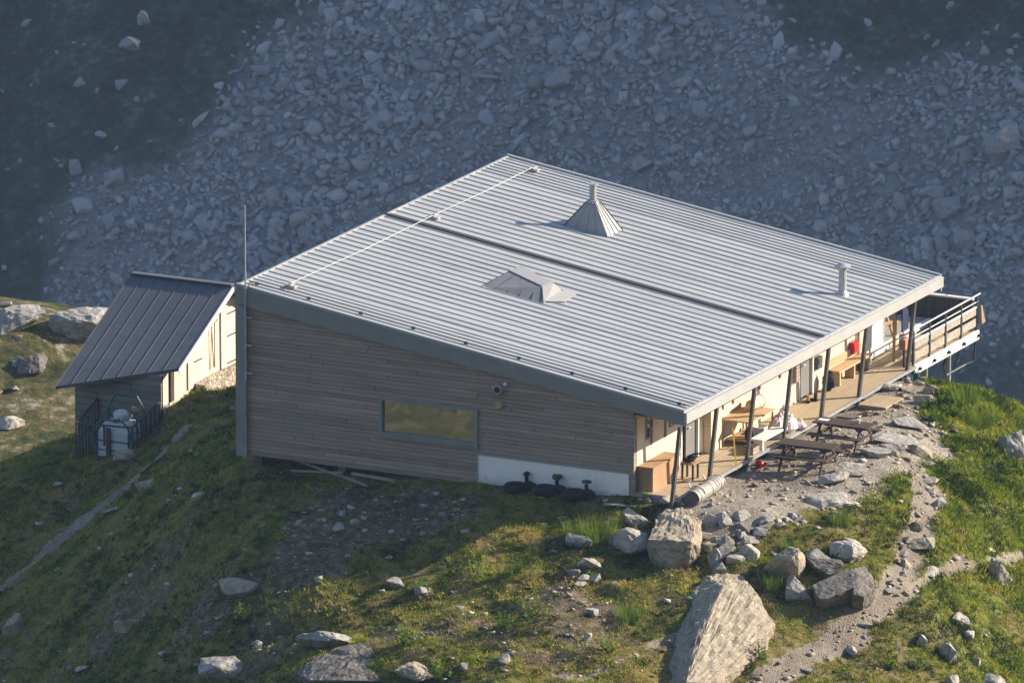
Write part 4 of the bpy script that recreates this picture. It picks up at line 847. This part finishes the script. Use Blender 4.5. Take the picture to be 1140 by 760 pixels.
tank = thing('water_tank', 'white plastic water tank in a blue frame under green hoops beside the shed', 'water tank', (tx, ty, z0))
b = MB(); b.hexa([(-.5, -.45, .02), (.5, -.45, .02), (.5, .45, .02), (-.5, .45, .02)], [(-.5, -.45, .85), (.5, -.45, .85), (.5, .45, .85), (-.5, .45, .85)]); b.hexa([(-.5, -.45, .851), (.5, -.45, .851), (.5, .45, .851), (-.5, .45, .851)], [(-.36, -.3, 1.12), (.36, -.3, 1.12), (.36, .3, 1.12), (-.36, .3, 1.12)]); b.build('tank_body', 'pvc', tank)
b = MB(); b.tube([(0, -.2, 1.1), (0, -.2, 1.19)], .1, 12); b.build('lid', 'black', tank)
b = MB()
for z in (.1, .32, .60): b.tube([(-.53, -.48, z), (.53, -.48, z), (.53, .48, z), (-.53, .48, z), (-.53, -.48, z)], .02, 6)
for x in (-.53, .53): b.tube([(x, -.48, -.3), (x, -.48, .88)], .024, 6)
b.build('frame', 'blue_tube', tank)
b = MB(); b.box(-.2, -.06, -.52, -.47, .1, 1.0); b.build('front_post', 'rail_dark', tank)
for k, y in enumerate((-.5, -.05, .4)):
    h = .28*k; b = MB(); b.tube([(-.62, y, .62+h*.6), (-.58, y, 1.0+h*.8), (-.36, y, 1.24+h), (.36, y, 1.24+h), (.58, y, 1.0+h*.8), (.62, y, .62+h*.6)], .034, 8); b.build('hoop', 'green_tube', tank)
b = MB(); b.blob((0, .2, 1.25), .3, .25, .2, 4, .12); b.build('dome', 'pvc', tank); b = MB(); b.blob((.3, .25, 1.4), .2, .12, .12, 6, .3); b.build('hose_coil', 'tarp', tank)
def pole(name, lab, p, q, r=.035, mat='pole_wood', cat='pole', group=None):
    p = Vector(p); q = Vector(q); c = (p+q)/2; b = MB(); b.bar(p-c, q-c, r*2, r*1.5); o = b.build(name, mat); o.location = c; return tag(o, lab, cat, group)
pole('timber_pole', 'bleached timber beam lying at the foot of the sunlit shed wall', (-21.3, 12.3, fz(-21.3, 12.3)+.06), (-20.6, 13.9, fz(-20.6, 13.9)+.06), .06, 'tan_wood', 'beam')
pole('timber_pole', 'long bleached pole slanting out from under the hut floor', (-12.3, .5, fz(-12.3, .5)+.16), (-9.6, -.35, fz(-9.6, -.35)+.05), .035, group='poles under the hut')
pole('timber_pole', 'short bleached pole lying along the hut wall under the slanting pole', (-12.2, -.0, fz(-12.2, 0)+.05), (-10.6, .1, fz(-10.6, .1)+.07), .035, group='poles under the hut')
pole('timber_pole', 'pale plank end lying under the hut wall right of the slanting pole', (-10.3, .05, fz(-10.3, .05)+.07), (-8.9, -.05, fz(-8.9, -.05)+.06), .045, group='poles under the hut')
for i, (x, y, lab) in enumerate(((-5.0, -.42, 'leftmost black tyre planter by the white plinth with a bare dark stump'), (-4.08, -.45, 'middle black tyre planter by the white plinth with a bushy green plant'), (-3.16, -.52, 'rightmost black tyre planter by the white plinth with a flat topped plant'))):
    z = fz(x, y)+.06; t = thing('tyre_planter', lab, 'tyre planter', (x, y, z), rnd.uniform(0, 1), 'tyre planters along the plinth')
    b = MB(); b.torus((0, 0, .12), .255, .085, 28, 10, 1.35); b.build('tyre', 'black', t, smooth=True)
    b = MB(); b.blob((0, 0, .09), .2, .2, .05, i); b.build('soil', 'pole_wood', t)
    b = MB(); b.blob((.36, .16, .10), .22, .17, .16, 5+i, .1); b.tube([(.30, .2, .15), (.28, .22, .38)], [.07, .05], 8); b.build('neck', 'black', t, smooth=True)
    b = MB(); R = random.Random(i)
    b.blob((.28, .22, .45), .09 if i == 0 else .14, .09 if i == 0 else .12, (.07, .08, .04)[i], 30+i, .3, 12, 8); b.build('plant_head', 'bag' if i == 0 else 'tuft', t)
# ---------------------------------------------------------------- on and beside the deck
D = .466
ch = thing('wooden_chest', 'long brown wooden chest against the wall at the near end of the deck', 'chest', (-1.33, 1.05, D))
b = MB(); b.box(-.22, .22, -.84, .84, .0, .64); b.build('chest_body', 'chest_wood', ch); b = MB(); b.box(-.24, .25, -.87, .87, .641, .69); b.build('chest_lid', 'chest_wood', ch)
stl = thing('stool', 'small brown wooden stool beside the long chest', 'stool', (-.80, 1.95, D))
b = MB(); b.box(-.2, .2, -.2, .2, .44, .48); b.build('seat', 'chest_wood', stl)
for x in (-.16, .16):
    for y in (-.16, .16): b = MB(); b.box(x-.025, x+.025, y-.025, y+.025, 0, .439); b.build('leg', 'brown_wood', stl)
b = MB()
for k in range(4): b.blob((rnd.uniform(-.1, .1), rnd.uniform(-.1, .1), .04+.03*k), .14-.02*k, .10, .05, k, .3)
b.tube([(-.15, .1, .1), (.05, .12, .2), (.26, .2, .22)], .025, 6); o = b.build('bag', 'bag'); o.location = (-.80, 1.95, D+.48); tag(o, 'heap of dark straps and gear on the small stool', 'gear')
b = MB(); b.blob((0, 0, .03), .16, .1, .045, 9); o = b.build('shoe', 'white'); o.location = (-.72, 1.62, D); tag(o, 'pale shoe on the deck at the foot of the small stool', 'shoe')
dz_ = fz(.2, .8)
dr = thing('steel_drum', 'grey steel drum lying on its side against the deck edge', 'drum', (.12, .95, dz_+.19), math.radians(3))
b = MB(); b.tube([(0, -.95, 0), (0, .95, 0)], .21, 28); b.build('drum_body', 'drum', dr, smooth=False)
for y in (-.93, -.72, .1, .72, .93):
    b = MB(); b.tube([(0, y-.02, 0), (0, y+.02, 0)], .226, 28); b.build('band', 'galv', dr)
b = MB(); b.tube([(0, -.975, 0), (0, -.955, 0)], .17, 24); b.build('drum_end', 'steel', dr)
for k, y in enumerate((.45, 1.4)):
    b = MB(); pts = [(-.28, 0, .3)]+[(.26*math.sin(a)-.0, 0, .26*math.cos(a)) for a in np.linspace(-.9, 1.3, 8)]; b.tube(pts, .022, 6); o = b.build('strap', 'white'); o.location = (.12, y, dz_+.19); tag(o, ('white strap looped over the near end of the steel drum', 'white strap looped over the far end of the steel drum')[k], 'strap', 'straps over the drum')
tb = thing('wooden_table', 'large tan work table on the deck below the eave', 'table', (-1.12, 6.45, D))
b = MB(); b.box(-.46, .46, -.85, .85, .70, .74); b.build('tabletop', 'tan_wood', tb)
for x in (-.4, .4):
    for y in (-.78, .78): b = MB(); b.box(x-.03, x+.03, y-.03, y+.03, 0, .699); b.build('leg', 'tan_wood', tb)
b = MB(); b.box(-.36, .36, -.72, .72, .12, .15); b.build('shelf', 'tan_wood', tb)
bk = thing('fabric_bucket', 'cream fabric bucket lying on its side on the work table', 'bucket', (-1.15, 6.95, D+.74+.18), 0)
b = MB(); b.tube([(0, -.30, 0), (0, .0, 0), (0, .28, 0)], [.15, .17, .2], 18, False); b.tube([(0, -.3, 0), (0, -.29, 0)], .15, 18); b.build('bucket_body', 'cream_fabric', bk, smooth=True); b = MB(); b.tube([(.2*math.cos(a), .28, .2*math.sin(a)) for a in np.linspace(0, 6.283, 19)], .02, 6, False); b.build('rim', 'white', bk)
def pack(x, y, z, s, mat, lab, cat='backpack', seed=1):
    t = thing('backpack' if cat == 'backpack' else cat.replace(' ', '_'), lab, cat, (x, y, z), rnd.uniform(-.4, .4)); b = MB(); b.blob((0, 0, .27*s), .17*s, .14*s, .28*s, seed, .12, 14, 10); b.build('bag_body', mat, t)
    b = MB(); b.blob((.15*s, 0, .2*s), .06*s, .1*s, .12*s, seed+3, .1); b.build('pocket', mat, t)
    b = MB(); b.tube([(-.05*s, -.05*s, .5*s), (-.05*s, 0, .62*s), (-.05*s, .05*s, .5*s)], .012, 6); b.build('handle', 'black', t)
pack(-.85, 6.0, D, .95, 'bag', 'dark bulky pack under the near end of the work table', seed=3)
pack(-1.32, 12.35, D, 1.05, 'bag', 'dark backpack standing beside the grey door', seed=8)
pack(-1.3, 14.6, D, .6, 'bag', 'small dark bag under the long wall bench', seed=12)
wb = thing('white_bench', 'low white bench along the deck edge in front of the work table', 'bench', (-.40, 6.25, D))
b = MB(); b.box(-.19, .19, -.8, .8, .26, .32); b.build('seat', 'white', wb)
for y in (-.65, .65): b = MB(); b.box(-.14, .14, y-.04, y+.04, 0, .259); b.build('leg', 'white', wb)
cb = thing('crate', 'white open crate standing under the work table', 'crate', (-.85, 6.75, D)); b = MB()
for x0, x1, y0, y1 in ((-.16, .16, -.2, -.17), (-.16, .16, .17, .2), (-.16, -.13, -.17, .17), (.13, .16, -.17, .17)): b.box(x0, x1, y0, y1, 0, .34)
b.build('crate_wall', 'white', cb); b = MB(); b.box(-.13, .13, -.17, .17, .0, .02); b.build('crate_floor', 'pole_wood', cb)
bx = thing('wooden_box', 'low dark wooden box on the deck edge by the white bench', 'box', (-.42, 5.15, D)); b = MB(); b.box(-.15, .15, -.2, .2, 0, .2); b.build('box_body', 'old_wood', bx); b = MB(); b.box(-.16, .16, -.21, .21, .201, .225); b.build('box_lid', 'brown_wood', bx)
for i, (x, y, sx, sy, s, m, lab) in enumerate(((-.55, 7.25, .24, .28, .34, 'sack', 'plump pale pink sack leaning behind the fourth deck post'), (-.40, 7.72, .22, .28, .26, 'white_sack', 'white crumpled sack on the deck edge next to the pink sack'), (-.62, 7.75, .2, .24, .40, 'white_sack', 'tall white sack at the back of the sack heap'), (-.25, 8.1, .14, .22, .13, 'sack', 'flat pink and white bundle at the right end of the sack heap'))):
    t = thing('sack', lab, 'sack', (x, y, D), .3*i, 'sacks on the deck'); b = MB(); b.blob((0, 0, s*.8), sx, sy, s*.85, 70+i, .16, 14, 10); b.build('sack_body', m, t); b = MB(); b.blob((.02, .03, s*1.7), .06, .06, .07, i, .2); b.build('knot', m, t)
o = pole('wooden_pole', 'thin yellow pole leaning from the deck edge towards the work table', (-.16, 3.62, D-.1), (-.55, 4.15, 1.62), .02, 'yellow')
for i, (x, y, m, lab) in enumerate(((-1.3, 10.9, 'chest_wood', 'reddish boot beside the white door frame on the deck'), (-1.22, 11.12, 'bag', 'dark boot beside the reddish boot on the deck'))):
    t = thing('boot', lab, 'boot', (x, y, D), .5+i, 'boots on the deck'); b = MB(); b.hexa([(-.05, -.13, 0), (.05, -.13, 0), (.05, .15, 0), (-.05, .15, 0)], [(-.045, -.12, .07), (.045, -.12, .07), (.04, .14, .06), (-.04, .14, .06)]); b.build('sole', 'black', t); b = MB(); b.tube([(0, -.06, .06), (0, -.07, .24)], [.055, .05], 10); b.build('shaft', m, t)
wbn = thing('wall_bench', 'long plank bench fixed along the sunlit deck wall below the red box', 'bench', (-1.38, 14.0, D))
b = MB(); b.box(-.19, .19, -1.15, 1.15, .40, .46); b.build('seat', 'tan_wood', wbn); b = MB(); b.box(-.2, -.165, -1.15, 1.15, .5, .72); b.build('backrest', 'tan_wood', wbn)
for y in (-1.0, 0, 1.0): b = MB(); b.box(-.15, .15, y-.04, y+.04, 0, .399); b.build('leg', 'tan_wood', wbn)
b = MB(); b.blob((0, 0, .1), .13, .11, .11, 5, .25); b.blob((.12, .1, .07), .08, .08, .07, 6, .25); o = b.build('cloth_bundle', 'red'); o.location = (.0, 4.75, fz(0, 4.75)); tag(o, 'small red bundle on the ground under the third deck post', 'bundle')
fb = thing('flower_box', 'brown and pink box hanging inside the far deck post', 'flower box', (-.45, 15.75, D+.55)); b = MB(); b.box(-.1, .1, -.16, .16, 0, .3); b.build('box_body', 'chest_wood', fb); b = MB(); b.blob((0, 0, .36), .13, .17, .12, 4, .3); b.build('blossom', 'sack', fb); b = MB(); b.bar((0, 0, -.55), (0, 0, 0), .06, .06, (0, 1, 0)); b.build('stand', 'brown_wood', fb)
pole('timber_post', 'brown wooden post standing at the far end of the deck', (-1.0, 16.3, D), (-1.0, 16.3, 2.6), .05, 'tan_wood', 'post')
o = MB(); o.hexa([(-.02, -.2, 0), (.02, -.2, 0), (.03, .2, .05), (-.01, .2, .05)], [(-.02, -.2, .7), (.02, -.2, .7), (.03, .2, .72), (-.01, .2, .72)]); o = o.build('jacket', 'navy'); o.location = (-.75, 16.45, 1.35); tag(o, 'navy jacket hanging under the eave at the far end of the deck', 'jacket')
o = MB(); o.hexa([(-.03, -.03, .3), (.05, -.02, .3), (.09, .14, .34), (.02, .12, .36)], [(-.02, -.03, .85), (.02, -.02, .85), (.02, .05, .85), (-.02, .05, .85)]); o = o.build('tarpaulin', 'tarp'); o.location = (-.2, 20.75, .35); tag(o, 'tan cloth hanging from the far corner of the terrace railing', 'cloth')
# picnic tables
def picnic(lab, x, y, rot, mat, z=None, group='picnic tables', sc=1., size=.9):
    t = thing('picnic_table', lab, 'picnic table', (x, y, fz(x, y)+.02 if z is None else z), rot, group); L = .93*sc
    b = MB()
    for k in range(7): b.box(-L, L, -.36+k*.105, -.36+k*.105+.095, .70, .74)
    b.build('tabletop', mat, t)
    for s in (-1, 1):
        b = MB(); b.box(-L, L, s*.66-.13, s*.66-.005, .41, .45); b.box(-L, L, s*.66+.005, s*.66+.13, .41, .45); b.build('seat', mat, t)
    for sx in (-1, 1):
        xx = sx*.68*sc
        for s in (-1, 1): b = MB(); b.bar((xx, s*.72, -.05), (xx, s*.24, .699), .09, .05, (1, 0, 0)); b.build('leg', mat, t)
        b = MB(); b.box(xx+sx*.048, xx+sx*.085, -.78, .78, .33, .409); b.box(xx+sx*.048, xx+sx*.085, -.34, .34, .62, .698); b.build('crossbar', mat, t)
        b = MB(); b.bar((xx, 0, .36), (xx-sx*.42, 0, .69), .07, .04); b.build('brace', mat, t)
    t.scale = (size,)*3
    return t
picnic('dark brown picnic table nearest the hut corner on the gravel yard', 1.36, 5.05, math.radians(2), 'brown_wood')
picnic('dark brown picnic table with a paper on top, second on the gravel yard', 1.55, 7.05, math.radians(-1), 'brown_wood')
picnic('tan picnic table standing on the raised far terrace', -2.6, 17.7, math.radians(60), 'tan_wood', .765)
b = MB(); b.box(-.15, .15, -.1, .1, 0, .006); o = b.build('paper', 'white'); tz_ = fz(1.55, 7.05)+.02+.667; o.location = (.92, 7.08, tz_); tag(o, 'white sheet of paper on the second picnic table', 'paper')
t = thing('cup', 'small pale cup on the second picnic table', 'cup', (1.95, 7.15, tz_)); b = MB(); b.tube([(0, 0, 0), (0, 0, .11)], [.04, .05], 12); b.build('cup_body', 'white', t); b = MB(); b.tube([(.05, 0, .09), (.085, 0, .07), (.05, 0, .03)], .008, 6); b.build('handle', 'white', t)
pl = thing('wooden_ramp', 'flat wooden platform stepping down from the deck to the yard', 'platform', (.42, 12.1, fz(.42, 12.1))); b = MB()
for i in range(7): b.box(-.42+i*.125, -.42+i*.125+.118, -.62, .62, .08, .12)
b.build('boards', 'deck_wood', pl); b = MB(); b.box(-.42, .45, -.6, -.53, -.05, .079); b.box(-.42, .45, .53, .6, -.05, .079); b.build('bearer', 'old_wood', pl)
b = MB(); b.hexa([(-.3, -.2, 0), (.3, -.14, 0), (.26, .2, 0), (-.2, .16, 0)], [(-.28, -.18, .05), (.28, -.13, .04), (.25, .18, .05), (-.18, .15, .06)]); o = b.build('slate_slab', 'rock3'); o.location = (.15, 10.5, fz(.15, 10.5)+.01); tag(o, 'thin dark slate lying beside the deck edge', 'slab')
b = MB(); b.box(-.5, .5, -.07, .07, 0, .04); o = b.build('plank', 'pole_wood'); o.location = (-1.75, -.45, fz(-1.75, -.45)+.02); o.rotation_euler = (0, 0, .2); tag(o, 'loose pale plank lying at the right end of the white plinth', 'plank')
# ---------------------------------------------------------------- grass, cushions and herbs
def blades(name, n, rlo, rhi, glo, ghi, dens, hlo, hhi, wlo, whi, per, tintf, spread, rings=None):
    r = NP.uniform(rlo, rhi, n); g = NP.uniform(glo, ghi, n)
    y, p, b, l = masks(r, g); keep = NP.random(n) < dens(r, g, y, p, b, l)
    keep &= poly_dist(r, g, HUT_RG) > .05; r, g, l = r[keep], g[keep], l[keep]
    if rings:                                                       # grass growing up round the feet of the rocks
        rr_, gg_ = [], []
        for x_, y_, w_, d_ in rings:
            m_ = int(26*(w_+d_)); a_ = NP.uniform(0, 6.283, m_); q_ = NP.uniform(.46, .66, m_)
            xa, ya = np.cos(a_)*w_*q_, np.sin(a_)*d_*q_; r0_, g0_ = to_rg(x_, y_); rr_.append(r0_+xa); gg_.append(g0_+ya)
        r2, g2 = np.concatenate(rr_), np.concatenate(gg_); y2, p2, b2, l2 = masks(r2, g2); k2 = (y2 < .4) & (p2 < .4); r, g, l = np.r_[r, r2[k2]], np.r_[g, g2[k2]], np.r_[l, l2[k2]+.5]
    n = len(r)
    h0 = np.empty(n); h0[:] = height(r, g); tint0 = np.clip(tintf(r, g, l)+NP.normal(0, .09, n), 0, 1)
    hh = (hlo+(hhi-hlo)*NP.random(n)**1.6)*(1+.5*l); k = per; N = n*k
    br = np.repeat(r, k)+NP.normal(0, spread, N); bg = np.repeat(g, k)+NP.normal(0, spread, N); bz = np.repeat(h0, k)-.02
    a = NP.uniform(0, 6.283, N); H = np.repeat(hh, k)*NP.uniform(.6, 1.15, N); W = NP.uniform(wlo, whi, N); lean = NP.uniform(.15, .9, N)*H
    x, yv = to_xy(br, bg); ca, sa = np.cos(a), np.sin(a); la = a+NP.normal(1.57, .5, N)
    P0 = np.stack([x-ca*W, yv-sa*W, bz], 1); P1 = np.stack([x+ca*W, yv+sa*W, bz], 1)
    P2 = np.stack([x+ca*W*.6+np.cos(la)*lean*.45, yv+sa*W*.6+np.sin(la)*lean*.45, bz+H*.62], 1); P3 = np.stack([x+np.cos(la)*lean, yv+np.sin(la)*lean, bz+H], 1)
    V = np.stack([P0, P1, P2, P3], 1).reshape(-1, 3); F = (np.arange(N)*4)[:, None]+np.array([0, 1, 2, 3])[None]
    tt = np.clip(np.repeat(tint0, k)+NP.normal(0, .06, N), 0, 1)
    o = np_mesh(name, V, F, M['grass'], {'tint': np.repeat(tt, 4)}); return tag(o, kind='stuff')
def tint_turf(r, g, l): return np.clip(.44+1.5*fbm(r, g, 1.8, 201, 4)+1.3*fbm(r, g, .55, 207, 2)-.12*l, 0, 1)
def turf_dens(r, g, y, p, b, l):
    return np.clip((1-1.2*y)*(1-1.3*p)*(1-.8*b)*(.62+1.5*fbm(r, g, 1.1, 211, 4)+.5*l), .0, 1)
o = blades('grass', 150000, -21, 12, -9.5, 23, turf_dens, .05, .15, .006, .013, 5, tint_turf, .045, [(x, y, w, d) for k, x, y, w, d, h, t_, l_ in ROCKS]+[(sum(p[0] for p in s[0])/len(s[0]), sum(p[1] for p in s[0])/len(s[0]), 2.2, 1.6) for s in SHAPES]); o['label'] = 'short alpine grass over the whole knoll'; o['category'] = 'grass'
o = blades('tall_grass', 16000, 1, 12.5, -3, 13.5, lambda r, g, y, p, b, l: (1-y)*(1-p)*l*(fbm(r, g, 1.5, 221, 3) > -.1), .07, .16, .006, .013, 7, lambda r, g, l: np.clip(.42+1.3*fbm(r, g, 1.2, 231, 3), 0, .85), .06); o['label'] = 'taller green grass on the slope right of the path'; o['category'] = 'grass'
def leaf_cloud(centres, per, lo, hi, flat, tint, name, size=None):
    """many small leaf faces heaped in low cushions"""
    C_ = np.array([c[:3] for c in centres]); R_ = np.array([c[3] for c in centres]); n = len(C_); N = n*per
    d = NP.normal(0, 1, (N, 3)); d /= np.linalg.norm(d, axis=1)[:, None]; d[:, 2] = np.abs(d[:, 2])*flat; rr = NP.uniform(.45, 1.05, N)**.6
    P = np.repeat(C_, per, 0)+d*(np.repeat(R_, per)*rr)[:, None]
    u = NP.normal(0, 1, (N, 3)); u /= np.linalg.norm(u, axis=1)[:, None]; w = np.cross(u, d+NP.normal(0, .5, (N, 3))); w /= np.linalg.norm(w, axis=1)[:, None]+1e-6
    L = NP.uniform(lo, hi, N)[:, None]; V = np.stack([P-u*L, P+w*L*.45, P+u*L, P-w*L*.45], 1).reshape(-1, 3); F = (np.arange(N)*4)[:, None]+np.array([0, 1, 2, 3])[None]
    t = np.clip(np.repeat(tint(C_), per)+NP.normal(0, .1, N), 0, 1); return np_mesh(name, V, F, M['grass'], {'tint': np.repeat(t, 4)})
cs = []
r = NP.uniform(-20, 12, 14000); g = NP.uniform(-9.5, 22, 14000); y, p, b, l = masks(r, g); q = fbm(r, g, 2.2, 241, 3)
k = (NP.random(14000) < np.clip((.34+2.*q)*(1-1.3*y)*(1-1.4*p)*(1-.7*b), 0, 1)) & (poly_dist(r, g, HUT_RG) > .35); r, g = r[k], g[k]; h = height(r, g); x, yy = to_xy(r, g)
cs = [(x[i], yy[i], h[i]-.02, NP.uniform(.08, .34)) for i in range(len(r))]
o = leaf_cloud(cs, 75, .014, .032, .55, lambda c: np.clip(.20+1.5*fbm(c[:, 0], c[:, 1], 1.6, 251, 3), 0, .75), 'ground_cover'); tag(o, 'low dwarf shrub cushions spread over the knoll', 'ground cover', kind='stuff')
def herb(x, y, h, kind, lab, cat, i):
    """one rooted plant: stems with paired leaves, or a tussock of long blades"""
    R = random.Random(500+i); V = []; F = []; T = []
    def quad(a, b_, c, d, t):
        n = len(V); V.extend([a, b_, c, d]); F.append((n, n+1, n+2, n+3)); T.extend([t]*4)
    stems = (10, 7, 0)[kind]
    for s in range(stems):
        a = R.uniform(0, 6.28); rad = R.uniform(0, .26*h/.7); lean = R.uniform(.05, .3); base = Vector((rad*math.cos(a), rad*math.sin(a), -.03)); H = h*R.uniform(.5, 1.)*(1-.5*rad/(.26*h/.7+1e-6))
        top = base+Vector((math.cos(a)*lean*H, math.sin(a)*lean*H, H)); w = .008; quad(base+Vector((w, 0, 0)), base-Vector((w, 0, 0)), top-Vector((w*.5, 0, 0)), top+Vector((w*.5, 0, 0)), .4)
        nl = int(H/.055)
        for j in range(nl):
            f = (j+.8)/nl; c = base.lerp(top, f); al = R.uniform(0, 6.28); ll = (.17 if kind == 0 else .15)*(1-.55*f)*R.uniform(.7, 1.2); t = R.uniform(.15, .6)+(.42*f if kind == 1 else .15*f)
            for sgn in (1, -1):
                e = Vector((math.cos(al)*sgn, math.sin(al)*sgn, R.uniform(.1, .8))).normalized()*ll; sd = Vector((-math.sin(al), math.cos(al), 0))*ll*.28
                quad(c, c+e*.5+sd, c+e, c+e*.5-sd, min(t, 1))
    if kind == 2:
        for s in range(260):
            a = R.uniform(0, 6.28); rad = R.random()**.7*.34*h/.6; c = Vector((rad*math.cos(a), rad*math.sin(a), -.03)); H = h*R.uniform(.5, 1.); l2 = R.uniform(.1, .6)*H; e = Vector((math.cos(a+R.gauss(0, .6))*l2, math.sin(a+R.gauss(0, .6))*l2, H)); sd = Vector((-math.sin(a), math.cos(a), 0))*.008
            quad(c-sd, c+sd, c+e*.6+sd*.7, c+e, R.uniform(.3, .75))
    o = np_mesh('leafy_plant' if kind < 2 else 'grass_tussock', np.array([v[:] for v in V]), np.array(F), M['herb'], {'tint': np.array(T)}); o.location = (x, y, gz(x, y)); o.rotation_euler = (0, 0, R.uniform(0, 6)); return tag(o, lab, cat)
HL = ['bright leafy plant at the right end of the dark wedge boulder', 'bright leafy plant at the bottom edge right of the low tan rock', 'yellow topped leafy plant alone in the middle of the sunlit slope', 'tall pale yellow gentian standing in the lower middle slope', 'bushy green plant just left of the tall yellow gentian', 'low dark green plant above the rough grey white rock', 'spreading green plant above the tall yellow gentian',
      'tall green tussock left of the pale boulders below the hut corner', 'dark green leafy plant below the small stone pile', 'green plant at the right foot of the huge split boulder', 'broad leaved plant on the brink right of the gravel yard', 'tall tussock on the grassy brink at the right', 'leafy plant between the yard rocks and the brink', 'tussock on the right brink above the ridged boulder', 'green tussock below the whitish rock ledge', 'green tussock above the mottled boulder', 'small tussock under the plinth on the sunlit slope', 'green plant beside the light rock on the shaded slope', 'tussock beside the faint trail left of the split boulder', 'grass tussock at the upper right of the split boulder', 'bright plant in the turf right of the bottom of the path', 'little grey green plant under the near end of the deck', 'bright plant near the bottom edge right of the path']
for i, ((x, y, h, k), lab) in enumerate(zip(PLANTS, HL)): herb(x, y, h*1.15, k, lab, 'plant' if k < 2 else 'grass tussock', i)
# ---------------------------------------------------------------- air, light, camera
b = MB(); b.box(-1000, 1000, -1000, 1000, -260, 330); hz = b.build('haze', None); hz.data.materials.clear(); hz['kind'] = 'stuff'
hm = bpy.data.materials.new('valley haze'); hm.use_nodes = True; nt = hm.node_tree; nt.nodes.clear(); ho = nt.nodes.new('ShaderNodeOutputMaterial'); pv = nt.nodes.new('ShaderNodeVolumePrincipled')
pv.inputs['Color'].default_value = (.44, .65, 1., 1); pv.inputs['Density'].default_value = HAZE; pv.inputs['Anisotropy'].default_value = .0
nt.links.new(pv.outputs[0], ho.inputs['Volume']); hz.data.materials.append(hm)
SUN_AZ, SUN_EL = 40., 26.   # degrees from +X towards +Y, and above the horizon
az, el = math.radians(SUN_AZ), math.radians(SUN_EL)
sd = Vector((math.cos(az)*math.cos(el), math.sin(az)*math.cos(el), math.sin(el)))
sl = bpy.data.lights.new('sun', 'SUN'); sl.energy = SUN_E; sl.angle = math.radians(.53); sl.color = (1., .86, .68)
so = bpy.data.objects.new('sun', sl); COL.objects.link(so); so.rotation_euler = sd.to_track_quat('Z', 'Y').to_euler(); so.location = (30, 30, 40)
w = bpy.data.worlds.new('World'); SC.world = w; w.use_nodes = True; nt = w.node_tree; nt.nodes.clear()
sk = nt.nodes.new('ShaderNodeTexSky'); sk.sky_type = 'NISHITA'; sk.sun_disc = False; sk.sun_elevation = el; sk.sun_rotation = math.radians(90-SUN_AZ); sk.altitude = 2300; sk.air_density = 1.; sk.air_density = .8; sk.dust_density = 2.5; sk.ozone_density = .3
bg = nt.nodes.new('ShaderNodeBackground'); bg.inputs[1].default_value = SKY_E; wo = nt.nodes.new('ShaderNodeOutputWorld'); nt.links.new(sk.outputs[0], bg.inputs[0]); nt.links.new(bg.outputs[0], wo.inputs[0])
cam = bpy.data.cameras.new('camera'); co = bpy.data.objects.new('camera', cam); COL.objects.link(co); SC.camera = co
cam.sensor_fit = 'HORIZONTAL'; cam.sensor_width = 36.; cam.lens = 36*10000/1140.; cam.clip_start = 1.; cam.clip_end = 4000.
co.location = (100.324, -214.460, 65.417)
F = Vector((math.sin(YAW)*math.cos(PITCH), math.cos(YAW)*math.cos(PITCH), -math.sin(PITCH))); co.rotation_euler = F.to_track_quat('-Z', 'Y').to_euler()
cam.dof.use_dof = True; cam.dof.focus_distance = 252.; cam.dof.aperture_fstop = 5.
vs = SC.view_settings; vs.view_transform = 'Standard'; vs.look = 'None'; vs.exposure = EXPOSURE; vs.gamma = 1.; vs.use_curve_mapping = False
SC.render.engine = 'CYCLES'; cy = SC.cycles; cy.use_denoising = True; cy.max_bounces = 6; cy.diffuse_bounces = 3; cy.glossy_bounces = 3; cy.transmission_bounces = 3; cy.volume_bounces = 1; cy.volume_step_rate = 4.; cy.sample_clamp_indirect = 6.
